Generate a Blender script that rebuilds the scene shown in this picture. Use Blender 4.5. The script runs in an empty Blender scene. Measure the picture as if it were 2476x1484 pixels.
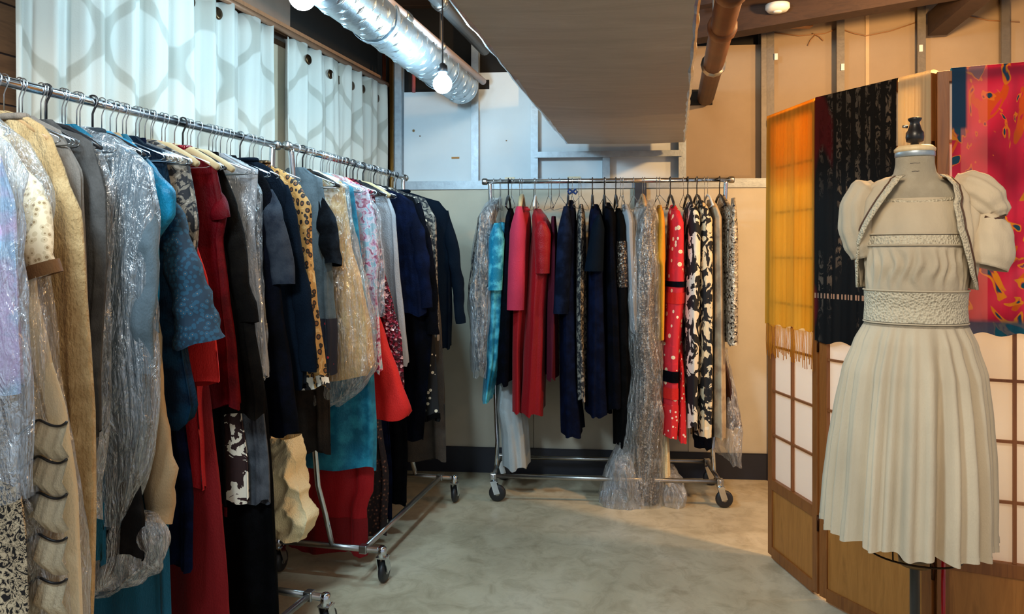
import bpy, math, random
from mathutils import Vector as V, Matrix, noise
random.seed(7)
PI = math.pi
sc = bpy.context.scene
C = sc.collection

# ------------------------------------------------------------------ camera
F, CX, HY, EYE = 1790.0, 1238.0, 610.0, 1.36
cam_d = bpy.data.cameras.new('camera'); cam = bpy.data.objects.new('camera', cam_d); C.objects.link(cam)
cam.location = (0, 0, EYE); cam.rotation_euler = (PI/2, 0, 0)
cam_d.sensor_width = 36; cam_d.lens = F/2476*36; cam_d.shift_y = -132/2476
cam_d.clip_start = .02
sc.camera = cam
# ------------------------------------------------------------------ world, exposure
w = bpy.data.worlds.new('world'); sc.world = w; w.use_nodes = True
w.node_tree.nodes['Background'].inputs[0].default_value = (.66, .74, .86, 1)
w.node_tree.nodes['Background'].inputs[1].default_value = .26
sc.view_settings.view_transform = 'Standard'; sc.view_settings.look = 'None'
sc.view_settings.exposure = 1.12; sc.view_settings.gamma = 1; sc.view_settings.use_curve_mapping = False
sc.cycles.transparent_max_bounces = 24
COOL = (.50, .80, 1.0); COOL_E = 190.0
WARM = (1.0, .57, .22)
def area(name, loc, to, size, power, col):
    l = bpy.data.lights.new(name, 'AREA'); l.size = size; l.energy = power; l.color = col
    o = bpy.data.objects.new(name, l); C.objects.link(o); o.location = loc
    o.rotation_euler = (V(to)-V(loc)).to_track_quat('-Z', 'Y').to_euler()
    return o
def spotp(name, loc, power, col, r=.06):
    l = bpy.data.lights.new(name, 'POINT'); l.energy = power; l.color = col; l.shadow_soft_size = r
    o = bpy.data.objects.new(name, l); C.objects.link(o); o.location = loc
    return o
# warm lamp behind the folding screen (out of frame, above its top edge); the rest are added fills
spotp('warm_lamp_light', (1.80, 2.85, 2.42), 58, WARM, .05)
spotp('warm_low_fill', (2.30, 3.0, 1.35), 15, WARM, .08)  # added unseen fill, brightens the paper panes from behind
spotp('warm_front_fill', (2.2, -.6, 2.3), 10, (1.0, .68, .36), .10)  # added warm fill from the right for the screen and dress form
area('cool_fill_light', (-.95, .75, 2.35), (.5, 2.6, .9), .4, 20, (.66, .86, 1.0))  # added cool area fill from upper left, apart from the modelled bulbs
area('room_fill_light', (.05, .3, 2.75), (.3, 3.2, 0), .6, 27, (1.0, .84, .62))  # added warm overhead fill for floor and walls, source unseen

# ------------------------------------------------------------------ helpers
def lin(c):
    c = c/255.0
    return c/12.92 if c <= .04045 else ((c+.055)/1.055)**2.4
def rgb(r, g, b): return (lin(r), lin(g), lin(b), 1)
def pt(x, y, Y): return V(((x-CX)/F*Y, Y, EYE-(y-HY)/F*Y))

class MB:
    def __init__(s): s.v = []; s.f = []
    def add(s, vs, fs):
        n = len(s.v); s.v += [tuple(p) for p in vs]; s.f += [tuple(i+n for i in f) for f in fs]
    def box(s, c, size, rot=None):
        hx, hy, hz = size[0]/2, size[1]/2, size[2]/2
        vs = [V((sx*hx, sy*hy, sz*hz)) for sx in (-1, 1) for sy in (-1, 1) for sz in (-1, 1)]
        if rot: vs = [rot @ p for p in vs]
        s.add([p+V(c) for p in vs], [(0,1,3,2),(4,6,7,5),(0,4,5,1),(2,3,7,6),(0,2,6,4),(1,5,7,3)])
        return s
    def beam(s, p, q, w, h):
        p, q = V(p), V(q); d = q-p
        return s.box((p+q)/2, (w, h, d.length), d.to_track_quat('Z', 'Y').to_matrix())
    def tube(s, pts, r, seg=8, caps=True, flat=1.0, updir=None):
        pts = [V(p) for p in pts]; n = len(pts)
        rs = r if isinstance(r, (list, tuple)) else [r]*n
        rings = []
        ref = V(updir) if updir else None
        for i, p in enumerate(pts):
            t = (pts[min(i+1, n-1)]-pts[max(i-1, 0)]).normalized()
            if ref is None: ref = V((0, 0, 1)) if abs(t.z) < .9 else V((0, 1, 0))
            a = ref - t*ref.dot(t)
            if a.length < 1e-4: a = t.orthogonal()
            a.normalize(); b = t.cross(a)
            if not updir: ref = a
            rings.append([p+(a*math.cos(k*2*PI/seg)*flat+b*math.sin(k*2*PI/seg))*rs[i] for k in range(seg)])
        return s.loft(rings, cap0=caps, cap1=caps)
    def loft(s, rings, close=True, cap0=False, cap1=False):
        m = len(rings[0]); vs = [p for r in rings for p in r]; fs = []
        for i in range(len(rings)-1):
            for k in range(m if close else m-1):
                k2 = (k+1) % m
                fs.append((i*m+k, i*m+k2, (i+1)*m+k2, (i+1)*m+k))
        if cap0: fs.append(tuple(range(m-1, -1, -1)))
        if cap1: fs.append(tuple((len(rings)-1)*m+k for k in range(m)))
        s.add(vs, fs); return s
    def lathe(s, prof, seg=20, c=(0, 0, 0), axis='Z', cap=True):
        rings = []
        for r, z in prof:
            ring = []
            for k in range(seg):
                a = k*2*PI/seg; x, y = r*math.cos(a), r*math.sin(a)
                p = V((x, y, z)) if axis == 'Z' else (V((x, z, y)) if axis == 'Y' else V((z, x, y)))
                ring.append(p+V(c))
            rings.append(ring)
        return s.loft(rings, cap0=cap, cap1=cap)
    def build(s, name, mat, parent=None, smooth=False, kind=None, label=None, bevel=0, solid=0):
        me = bpy.data.meshes.new(name); me.from_pydata(s.v, [], s.f); me.update()
        if smooth: me.polygons.foreach_set('use_smooth', [True]*len(me.polygons))
        if mat: me.materials.append(mat)
        o = bpy.data.objects.new(name, me); C.objects.link(o)
        if parent: o.parent = parent
        if kind: o['kind'] = kind
        if label: o['label'] = label
        if bevel:
            m = o.modifiers.new('bevel', 'BEVEL'); m.width = bevel; m.segments = 2; m.limit_method = 'ANGLE'
        if solid:
            m = o.modifiers.new('solid', 'SOLIDIFY'); m.thickness = solid; m.offset = 0
        return o

def thing(name, label, cat, loc=(0, 0, 0), rz=0, group=None):
    o = bpy.data.objects.new(name, None); C.objects.link(o)
    o.location = loc; o.rotation_euler = (0, 0, rz); o.empty_display_size = .1
    o['label'] = label; o['category'] = cat
    if group: o['group'] = group
    return o
def setting(name, loc=(0, 0, 0), rz=0):
    o = bpy.data.objects.new(name, None); C.objects.link(o)
    o.location = loc; o.rotation_euler = (0, 0, rz); o['kind'] = 'structure'; o.empty_display_size = .1
    return o
def tag(o, label, cat, group=None):
    o['label'] = label; o['category'] = cat
    if group: o['group'] = group
    return o
def dup(root, loc=None, rz=None, label=None):
    def cp(o, par):
        c = o.copy(); C.objects.link(c); c.parent = par
        for ch in list(o.children): cp(ch, c)
        return c
    r = cp(root, root.parent)
    if loc is not None: r.location = loc
    if rz is not None: r.rotation_euler = (0, 0, rz)
    if label: r['label'] = label
    return r

# ------------------------------------------------------------------ materials
MATS = {}
class NT:
    def __init__(s, name):
        s.m = bpy.data.materials.new(name); s.m.use_nodes = True
        s.n = s.m.node_tree.nodes; s.l = s.m.node_tree.links
        s.b = s.n['Principled BSDF']; s.out = s.n['Material Output']
        tc = s.n.new('ShaderNodeTexCoord'); s.obj = tc.outputs['Object']; s.gen = tc.outputs['Generated']
    def map(s, scale=(1, 1, 1), src=None, rot=(0, 0, 0)):
        m = s.n.new('ShaderNodeMapping'); m.inputs['Scale'].default_value = scale; m.inputs['Rotation'].default_value = rot
        s.l.new(src or s.obj, m.inputs['Vector']); return m.outputs[0]
    def noise(s, scale, vec=None, detail=4, rough=.55, dist=0):
        t = s.n.new('ShaderNodeTexNoise'); t.inputs['Scale'].default_value = scale; t.inputs['Detail'].default_value = detail
        t.inputs['Roughness'].default_value = rough; t.inputs['Distortion'].default_value = dist
        s.l.new(vec or s.obj, t.inputs['Vector']); return t.outputs['Fac']
    def voro(s, scale, vec=None, feature='F1', out='Distance', rnd=1):
        t = s.n.new('ShaderNodeTexVoronoi'); t.feature = feature; t.inputs['Scale'].default_value = scale
        t.inputs['Randomness'].default_value = rnd
        s.l.new(vec or s.obj, t.inputs['Vector']); return t.outputs[out]
    def wave(s, scale, vec=None, dist=0, dire='X', detail=2):
        t = s.n.new('ShaderNodeTexWave'); t.bands_direction = dire; t.inputs['Scale'].default_value = scale
        t.inputs['Distortion'].default_value = dist; t.inputs['Detail'].default_value = detail
        s.l.new(vec or s.obj, t.inputs['Vector']); return t.outputs['Fac']
    def ramp(s, fac, stops, const=False):
        r = s.n.new('ShaderNodeValToRGB'); cr = r.color_ramp
        if const: cr.interpolation = 'CONSTANT'
        while len(cr.elements) < len(stops): cr.elements.new(.5)
        for e, (p, c) in zip(cr.elements, stops):
            e.position = p; e.color = c if len(c) == 4 else (*c, 1)
        s.l.new(fac, r.inputs[0]); return r.outputs[0]
    def mix(s, fac, a, b, mode='MIX'):
        m = s.n.new('ShaderNodeMix'); m.data_type = 'RGBA'; m.blend_type = mode
        for i, x in ((0, fac), (6, a), (7, b)):
            if isinstance(x, (int, float)): m.inputs[i].default_value = x
            elif isinstance(x, tuple): m.inputs[i].default_value = x
            else: s.l.new(x, m.inputs[i])
        return m.outputs[2]
    def math(s, op, a, b=0.0):
        m = s.n.new('ShaderNodeMath'); m.operation = op
        for i, x in ((0, a), (1, b)):
            if isinstance(x, (int, float)): m.inputs[i].default_value = x
            else: s.l.new(x, m.inputs[i])
        return m.outputs[0]
    def sep(s, src=None):
        m = s.n.new('ShaderNodeSeparateXYZ'); s.l.new(src or s.obj, m.inputs[0]); return m.outputs
    def col(s, c):
        if isinstance(c, tuple): s.b.inputs['Base Color'].default_value = c
        else: s.l.new(c, s.b.inputs['Base Color'])
    def set(s, **k):
        for a, x in k.items():
            a = a.replace('_', ' ')
            if isinstance(x, (int, float, tuple)): s.b.inputs[a].default_value = x
            else: s.l.new(x, s.b.inputs[a])
    def bump(s, h, st=.3, dist=.01):
        b = s.n.new('ShaderNodeBump'); b.inputs['Strength'].default_value = st; b.inputs['Distance'].default_value = dist
        s.l.new(h, b.inputs['Height']); s.l.new(b.outputs[0], s.b.inputs['Normal'])

def cloth(name, c, c2=None, rough=.85, sheen=.15, weave=260, bump=.25, streak=True):
    if name in MATS: return MATS[name]
    t = NT(name)
    if max(c[:3]) < .12:
        k = .16+.55*max(c[:3])/.12; c = tuple(x*k for x in c[:3])+(1,); sheen = 0
        if c2: c2 = tuple(x*(k+.12) for x in c2[:3])+(1,)
    n = t.noise(5, t.map((1, 1, .35)), 5)
    a = tuple(x*.80 for x in c[:3])+(1,); b = tuple(min(1, x*1.15) for x in c[:3])+(1,)
    base = t.ramp(n, [(.3, a), (.7, b)])
    if c2: base = t.mix(t.ramp(t.noise(14, None, 5), [(.45, (0,0,0)), (.62, (1,1,1))]), base, c2)
    t.col(base); t.set(Roughness=rough, Sheen_Weight=sheen*.4, Specular_IOR_Level=.08 if max(c[:3]) < .12 and rough > .5 else .25)
    h = t.math('ADD', t.noise(weave, t.map((1, 1, .5)), 2), t.math('MULTIPLY', t.noise(9, t.map((1.3, 1.3, .22)), 4), 3.2))
    t.bump(h, bump, .012)
    MATS[name] = t.m; return t.m
def printed(name, stops, scale=30, mode='voro', stretch=(1, 1, 1), rough=.8, dist=0, bump=.15, metal=0):
    if name in MATS: return MATS[name]
    t = NT(name); v = t.map(stretch)
    if mode == 'voro': f = t.voro(scale, v)
    elif mode == 'edge': f = t.voro(scale, v, 'DISTANCE_TO_EDGE')
    elif mode == 'noise': f = t.noise(scale, v, 3, .5, dist)
    elif mode == 'wave': f = t.wave(scale, v, dist, 'Z')
    t.col(t.ramp(f, stops, True)); t.set(Roughness=rough, Metallic=metal); t.bump(t.noise(60, t.map((1, 1, .4))), bump, .008)
    MATS[name] = t.m; return t.m
def sequin(name, c1, c2, c3, scale=110, rough=.25):
    if name in MATS: return MATS[name]
    t = NT(name); f = t.voro(scale, None, 'F1', 'Color'); r = t.sep(f)[0]
    t.col(t.ramp(r, [(0, c1), (.55, c2), (.86, c3)], True)); t.set(Roughness=rough, Metallic=.35)
    t.bump(t.voro(scale), .6, .006); MATS[name] = t.m; return t.m
def plastic(name, tint=(.86, .9, .93, 1), dens=.30, sc_=9):
    if name in MATS: return MATS[name]
    t = NT(name)
    wr = t.noise(sc_*.6, t.map((1.6, 1.6, .30)), 4, .6, 1.6)
    fine = t.noise(26, t.map((1.2, 1.2, .4)), 3, .6, 2.5)
    h = t.math('ADD', wr, t.math('MULTIPLY', fine, .30))
    t.bump(h, 1.0, .05)
    t.col(tint); t.set(Roughness=.16, Specular_IOR_Level=1.0, IOR=1.5)
    tr = t.n.new('ShaderNodeBsdfTransparent'); tr.inputs[0].default_value = (.985, .99, 1.0, 1)
    gl = t.n.new('ShaderNodeBsdfGlossy'); gl.inputs['Roughness'].default_value = .22
    t.l.new(t.b.inputs['Normal'].links[0].from_socket, gl.inputs['Normal'])
    m0 = t.n.new('ShaderNodeMixShader'); m0.inputs[0].default_value = .55
    t.l.new(t.b.outputs[0], m0.inputs[1]); t.l.new(gl.outputs[0], m0.inputs[2])
    mx = t.n.new('ShaderNodeMixShader')
    lw = t.n.new('ShaderNodeLayerWeight'); lw.inputs[0].default_value = .30
    c1 = t.ramp(wr, [(.47, (0,0,0)), (.52, (1,1,1)), (.57, (0,0,0))])  # noise streaks put wrinkle highlights into the film's mix factor
    c2 = t.ramp(fine, [(.50, (0,0,0)), (.54, (1,1,1)), (.58, (0,0,0))])
    f = t.math('ADD', t.math('ADD', dens*.62, t.math('MULTIPLY', lw.outputs['Facing'], .30)), t.math('ADD', t.math('MULTIPLY', c1, .26), t.math('MULTIPLY', c2, .14)))
    fm = t.math('MINIMUM', f, .9)
    t.l.new(fm, mx.inputs[0]); t.l.new(tr.outputs[0], mx.inputs[1]); t.l.new(m0.outputs[0], mx.inputs[2])
    t.l.new(mx.outputs[0], t.out.inputs[0]); MATS[name] = t.m; return t.m
def sheer(name, color_socket_fn, alpha, rough=.7):
    if name in MATS: return MATS[name]
    t = NT(name); c, a = color_socket_fn(t)
    t.col(c); t.set(Roughness=rough)
    tr = t.n.new('ShaderNodeBsdfTransparent'); trl = t.n.new('ShaderNodeBsdfTranslucent')
    if isinstance(c, tuple): trl.inputs[0].default_value = c; tr.inputs[0].default_value = c
    else: t.l.new(c, trl.inputs[0]); t.l.new(c, tr.inputs[0])
    m1 = t.n.new('ShaderNodeMixShader'); m1.inputs[0].default_value = .58
    t.l.new(t.b.outputs[0], m1.inputs[1]); t.l.new(trl.outputs[0], m1.inputs[2])
    m2 = t.n.new('ShaderNodeMixShader')
    if a is None: m2.inputs[0].default_value = alpha
    else: t.l.new(a, m2.inputs[0])
    t.l.new(tr.outputs[0], m2.inputs[1]); t.l.new(m1.outputs[0], m2.inputs[2])
    t.l.new(m2.outputs[0], t.out.inputs[0]); MATS[name] = t.m; return t.m
def metal(name, c, rough=.25, bump=0, m=1.0):
    if name in MATS: return MATS[name]
    t = NT(name); t.col(t.ramp(t.noise(30, None, 4), [(.3, tuple(x*.8 for x in c[:3])), (.7, c)])); t.set(Metallic=m, Roughness=rough)
    if bump: t.bump(t.noise(60), bump, .004)
    MATS[name] = t.m; return t.m
def paint(name, c, rough=.6, var=.12, bump=.08, scale=6):
    if name in MATS: return MATS[name]
    t = NT(name); t.col(t.ramp(t.noise(scale, None, 6, .6), [(.3, tuple(x*(1-var) for x in c[:3])), (.7, tuple(min(1, x*(1+var)) for x in c[:3]))]))
    t.set(Roughness=rough); t.bump(t.noise(90), bump, .004); MATS[name] = t.m; return t.m
def wood(name, c1, c2, rough=.45, axis=(14, 14, 1.2)):
    if name in MATS: return MATS[name]
    t = NT(name); v = t.map(axis); n = t.noise(3, v, 6, .6, 1.0)
    t.col(t.ramp(n, [(.25, c1), (.55, c2), (.8, tuple(x*.85 for x in c1[:3]))])); t.set(Roughness=rough)
    t.bump(n, .12, .004); MATS[name] = t.m; return t.m

chrome = metal('chrome', (.72, .76, .80, 1), .16)
steel = metal('dull_steel', (.45, .44, .42, 1), .32)
galv = metal('galvanised_steel', (.36, .41, .45, 1), .5, .25, .6)
ductm = metal('duct_metal', (.60, .68, .73, 1), .34, .35, .9)
galv_shade = metal('shaded_steel', (.16, .145, .13, 1), .55, .25, .5)  # darker copy of the galvanised steel, shade put into the colour
rubber = paint('black_rubber', (.012, .012, .014, 1), .45)
blackp = paint('black_plastic', (.012, .012, .014, 1), .35)
whitep = paint('white_plastic', (.75, .75, .72, 1), .35)
clearp = plastic('clear_poly', (.9, .94, .97, 1), .30)

# floor
t = NT('polished_concrete')
n1 = t.noise(1.6, None, 8, .65, .6); n2 = t.noise(9, t.map((1, 1, 1)), 6, .7, .8)
base = t.ramp(n1, [(.28, rgb(170, 156, 128)), (.5, rgb(198, 184, 154)), (.72, rgb(216, 204, 178))])
spots = t.ramp(n2, [(.3, (.62, .58, .52)), (.55, (1, 1, 1)), (.75, (1.0, .98, .94))])
t.col(t.mix(.75, base, spots, 'MULTIPLY'))
t.set(Roughness=t.ramp(t.noise(4, None, 5), [(.3, (.28,)*3), (.7, (.5,)*3)])); t.bump(t.noise(26, None, 8, .7), .12, .006)
m_floor = t.m
# drywall variants
m_dry = paint('painted_drywall', rgb(196, 188, 168), .75, .05)
t = NT('grey_gypsum_paper')
n = t.noise(1.8, None, 5)
dots = t.ramp(t.voro(2.3, t.map((1, 1, 1))), [(0, rgb(150, 110, 60)), (.022, rgb(150, 110, 60)), (.03, (1, 1, 1, 1))])
t.col(t.mix(1.0, t.ramp(n, [(.3, rgb(206, 215, 220)), (.7, rgb(222, 230, 234))]), dots, 'MULTIPLY')); t.set(Roughness=.85)
m_gyp = t.m
m_gypw = paint('tan_gypsum_paper', rgb(154, 136, 114), .85, .05)
m_base = paint('dark_vinyl_base', rgb(30, 33, 44), .45, .1)
m_ceil = wood('dark_ceiling_wood', (.035, .02, .013, 1), (.07, .04, .025, 1), .8, (1.2, 14, 14))
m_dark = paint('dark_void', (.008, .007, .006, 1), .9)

# ------------------------------------------------------------------ setting
fl = setting('floor'); MB().box((.6, 2.4, -.05), (7.4, 7.0, .1)).build('floor_slab', m_floor, fl)
# control joints in the slab
MB().box((1.45, 2.62, .0006), (1.3, .006, .0012)).build('joint', m_dark, fl)

def on_plane(x, P0, ang):      # intersection of a pixel column with a vertical wall plane -> local x and depth
    k = (x-CX)/F; c, s_ = math.cos(ang), math.sin(ang)
    t_ = (k*P0[1]-P0[0])/(c-k*s_)
    return t_, P0[1]+t_*s_
def zat(y, Y): return EYE-(y-HY)/F*Y

BW = (1.52, 4.43); BA = math.atan(-.09)
def bx_(x): return on_plane(x, BW, BA)[0]
def bY(x): return on_plane(x, BW, BA)[1]
wb = setting('wall_back', (BW[0], BW[1], 0), BA)
L = bx_(880)
segs = [L, bx_(1290), bx_(1556), bx_(1664), .08]
for i in range(4):
    MB().box(((segs[i]+segs[i+1])/2, .008, .885), (segs[i+1]-segs[i]-.003, .016, 1.77)).build('lower_sheet', m_dry, wb)
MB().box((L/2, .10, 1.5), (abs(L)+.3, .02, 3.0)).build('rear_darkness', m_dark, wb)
# tracks
def channel(mb, x0, x1, z, d0, d1, h=.03, up=True):
    mb.box(((x0+x1)/2, (d0+d1)/2, z), (x1-x0, d1-d0, .003))
    for yy in (d0, d1): mb.box(((x0+x1)/2, yy, z+(h/2 if up else -h/2)), (x1-x0, .003, h))
m = MB(); channel(m, L, .06, 1.795, -.012, .085, .045, False); m.build('sill_track', galv, wb)
m = MB(); m.box(((L+.06)/2, .035, 1.80), (.06-L, .09, .006)); m.build('sill_plate', galv, wb)
def stud(mb, x, z0, z1, wd=.036, open_right=True, y0=.0, y1=.085):
    mb.box((x, y0+.001, (z0+z1)/2), (wd, .003, z1-z0))
    mb.box((x, y1-.001, (z0+z1)/2), (wd, .003, z1-z0))
    sx = -1 if open_right else 1
    mb.box((x+sx*wd/2, (y0+y1)/2, (z0+z1)/2), (.003, y1-y0, z1-z0))
    mb.box((x-sx*wd/2, y0+.008, (z0+z1)/2), (.003, .014, z1-z0))
stx = [(962, 2.9), (1148, 2.9), (1292, 2.9), (1650, 2.9), (1850, 2.9)]
for x, zt in stx:
    m = MB(); stud(m, bx_(x), 1.80, zt, .042, x != 1650 and x != 1850); m.build('stud', galv_shade if x == 1850 else galv, wb)
Yh = bY(1470)
m = MB(); channel(m, bx_(1292), bx_(1650), zat(366, Yh), -.012, .085, .035, False); m.build('header_track', galv, wb)
m = MB(); stud(m, bx_(1466), 1.80, zat(370, Yh), .042); m.build('cripple_stud', galv, wb)
# gypsum backs seen between the studs
for xa, xb, yt, mt in ((978, 1138, 216, m_gyp), (1150, 1284, 168, m_gyp), (1296, 1460, 120, m_gyp), (1468, 1646, 60, m_gyp), (1664, 1860, 102, m_gypw)):
    x0, x1 = bx_(xa)-.02, bx_(xb)+.02; z1 = zat(yt, bY((xa+xb)/2))
    MB().box(((x0+x1)/2, .075, (1.80+z1)/2), (x1-x0, .014, z1-1.80)).build('gypsum_sheet', mt, wb)
# black slabs where pipes enter the wall, hole darkness put into the colour
for x0, x1, y0, y1 in ((1655, 1727, 212, 250), (1150, 1180, 188, 210)):
    Yx = bY(x0); a, b = bx_(x0), bx_(x1)
    MB().box(((a+b)/2, .064, (zat(y0, Yx)+zat(y1, Yx))/2), (b-a, .012, zat(y0, Yx)-zat(y1, Yx))).build('pipe_opening_dark', m_dark, wb)
# bits of tape / plaster dabs on the sheets
for x, y, ww, hh, c in ((1097, 378, .05, .012, rgb(176, 120, 50)), (1010, 325, .008, .008, rgb(110, 90, 70)), (1222, 336, .008, .008, rgb(120, 90, 60))):
    MB().box((bx_(x), .066, zat(y, bY(x))), (ww, .004, hh)).build('paper_scuff', paint('scuff%d' % x, c), wb)
MB().box((bx_(1548), -.018, zat(468, bY(1548))), (.07, .03, .16)).build('dark_bracket', paint('bracket_blue', rgb(40, 48, 62), .4), wb)
for x, hw_ in ((1232, .03), (1388, .04)):
    MB().box((bx_(x), .02, 1.812), (hw_*2, .03, .025)).build('wood_scrap', wood('scrap', rgb(200, 180, 140), rgb(220, 205, 170)), wb)
# conduit and blue tinted post at the left end of the wall
MB().tube([(bx_(934)-.0, -.055, 0), (bx_(934), -.055, 2.72)], .012, 10).build('copper_pipe', metal('copper', rgb(190, 120, 95), .35), wb, True)
MB().tube([(bx_(949), -.03, 0), (bx_(949), -.03, 2.6)], .014, 10).build('brass_pipe', metal('brass', rgb(190, 140, 70), .4), wb, True)
MB().tube([(bx_(996), .05, 2.37), (bx_(996), .05, 2.75)], .012, 8).build('red_pipe', paint('pink_pipe', rgb(180, 90, 90)), wb, True)
bb = setting('baseboard_back', (BW[0], BW[1], 0), BA)
MB().box((L/2+.03, -.004, .078), (abs(L)+.05, .010, .156)).build('vinyl_strip', m_base, bb)
MB().tube([(L, -.010, .156), (.06, -.010, .156)], .003, 6).build('top_lip', m_base, bb)

RA = math.radians(-13)
RP = (1.56, 4.44)
wr = setting('wall_right', (RP[0], RP[1], 0), RA)
def rx_(x): return on_plane(x, RP, RA)[0]
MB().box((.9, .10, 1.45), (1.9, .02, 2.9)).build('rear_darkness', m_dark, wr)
prev = .0
studx = [1862, 2031, 2226, 2428]
for i, x in enumerate(studx):
    m = MB(); stud(m, rx_(x), 0, 2.86, .040, False, -.02, .08); m.build('stud', galv_shade, wr)
sx = [rx_(x) for x in studx]+[1.85]
for i in range(4):
    a, b = sx[i]+.01, sx[i+1]-.01
    MB().box(((a+b)/2, .072, 1.43), (b-a+.015, .014, 2.86)).build('gypsum_sheet', m_gypw, wr)
MB().box((.9, -.03, .078), (1.86, .012, .156)).build('vinyl_strip', m_base, wr)
# a thin wire stapled across the bays
def rw(x, y, off=-.03):
    a, Yd = on_plane(x, RP, RA); return V((a, off, zat(y, Yd)))
for pts in ([(1870, 72), (1935, 80), (2000, 74), (2030, 62)], [(2034, 62), (2070, 74), (2100, 80), (2160, 68), (2228, 45)], [(2340, 30), (2400, 42), (2476, 46)], [(1975, 78), (1964, 90), (1957, 104)], [(1968, 74), (1985, 82), (1995, 92)]):
    MB().tube([rw(x, y, .055) for x, y in pts], .003, 6).build('wire', paint('tan_wire', rgb(150, 110, 75)), wr, True)
for x, y in ((1875, 140), (2035, 165), (2223, 120), (1858, 300)):
    MB().box(rw(x, y, -.028), (.02, .012, .04)).build('conduit_clip', whitep, wr, bevel=.003)
MB().box(rw(2103, 140, .062), (.02, .012, .7)).build('tape_seam', paint('seam', rgb(190, 165, 130)), wr)

# left wall: dark board wall behind the curtains
wl = setting('wall_left')
def cl(Y, off=0): return V((-.80-off-.262*(4.53-Y), Y))
m_brown = wood('brown_plywood', rgb(80, 52, 32), rgb(112, 78, 50), .7, (1, 1.5, 10))
m_greyb = paint('grey_board', rgb(126, 112, 100), .85, .1)
def lwall(Y0, Y1, z0, z1, off, th, mat, name):
    a, b = cl(Y0, off), cl(Y1, off); d = (b-a); n_ = V((-d.y, d.x)).normalized()*th
    pts = [(*a, z0), (*b, z0), (*(b+n_), z0), (*(a+n_), z0)]; pts += [(p[0], p[1], z1) for p in pts]
    mb = MB(); mb.add(pts, [(3,2,1,0),(4,5,6,7),(0,1,5,4),(1,2,6,5),(2,3,7,6),(3,0,4,7)]); return mb.build(name, mat, wl)
for i in range(16):
    lwall(-.5, 4.85, i*.15+.003, i*.15+.147, .10, .03, m_brown, 'board')
lwall(-.5, 4.85, 2.405, 2.9, .12, .03, m_greyb, 'upper_board')
lwall(3.75, 4.85, 2.42, 2.74, .115, .01, m_dark, 'dark_gap_panel')  # black panel, the dark of an opening put into its colour
lwall(3.22, 3.62, 0.5, 2.34, .040, .03, paint('tan_jamb', rgb(158, 142, 118), .8), 'jamb')

ce = setting('ceiling')
for i in range(30):
    MB().box((.5, -.85+i*.2, 2.93), (6.8, .196, .04)).build('plank', m_ceil, ce)
m_beam = wood('beam_wood', (.020, .008, .005, 1), (.040, .018, .010, 1), .75, (3, 3, 12))
MB().beam(pt(1640, 95, 4.25)+V((0, 0, .09)), (2.75, 3.42, 2.78), .12, .24).build('beam', m_beam, ce)
MB().beam((1.0, 4.0, 2.74), (2.7, 3.15, 2.80), .07, .12).build('beam', m_beam, ce)
p = pt(2266, 58, 4.22); MB().beam(p, p+V((.215, 1.0, 0))*-2.2, .10, .13).build('beam', m_beam, ce)
for Y0 in (2.2, 3.0, 3.8):
    MB().box((.1, Y0, 2.86), (4.2, .06, .12)).build('joist', m_beam, ce)
MB().beam((.95, 4.3, 2.70), (1.75, 4.33, 2.70), .05, .05).build('beam', wood('light_beam', rgb(130, 85, 45), rgb(155, 105, 60)), ce)

# ------------------------------------------------------------------ big grey duct box (soffit)
t = NT('grey_duct_wrap')
v = t.map((1.0, 5.5, 1)); n = t.noise(2.2, v, 6, .65, .8)
t.col(t.ramp(n, [(.25, rgb(162, 150, 136)), (.6, rgb(180, 168, 154)), (.8, rgb(202, 192, 178))]))
t.set(Roughness=.5, Metallic=.0); t.bump(n, .3, .015); m_sof = t.m
sof = thing('square_duct', 'wide flat grey duct box hanging under the ceiling, seen from below', 'duct', (0, 0, 2.0))
A0, A1, B0, B1 = V((-.50, .1)), V((.325, 4.36)), V((.085, .1)), V((1.0, 4.30))
m = MB(); NS = 40; rings = []
for i in range(NS+1):
    f = i/NS; a = A0.lerp(A1, f); b = B0.lerp(B1, f)
    ja = .006*noise.noise(V((f*30, 0, 0))); jb = .008*noise.noise(V((f*34, 5, 0)))
    lift = .035*max(0, (f-.93)/.07)
    row = []
    for k in range(9):
        g = k/8; p = a.lerp(b, g); row.append(V((p.x+(ja if k == 0 else jb if k == 8 else 0), p.y, -.006*math.sin(PI*g)+.004*noise.noise(V((p.x*4, p.y*3, 1)))-lift*.0)))
    row += [V((b.x+jb, b.y, .30)), V((a.x+ja, a.y, .30))]
    rings.append(row)
m.loft(rings, cap0=True, cap1=True); m.build('duct_body', m_sof, sof, False)
foil = metal('foil_tape', (.82, .86, .90, 1), .3, .5)
for (P, Q, nm) in ((A0, A1, 0), (B0, B1, 1)):
    m = MB(); m.tube([(*(P.lerp(Q, i/60)+V((.002*random.uniform(-1, 1), 0))), .003+.004*random.random()) for i in range(61)], [.007+.005*random.random() for _ in range(61)], 6)
    m.build('foil_edge', foil, sof)
MB().beam((A1.x+.02, A1.y+.008, .03), (B1.x-.01, B1.y+.008, .03), .012, .05).build('end_seam', m_dark, sof)

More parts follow.
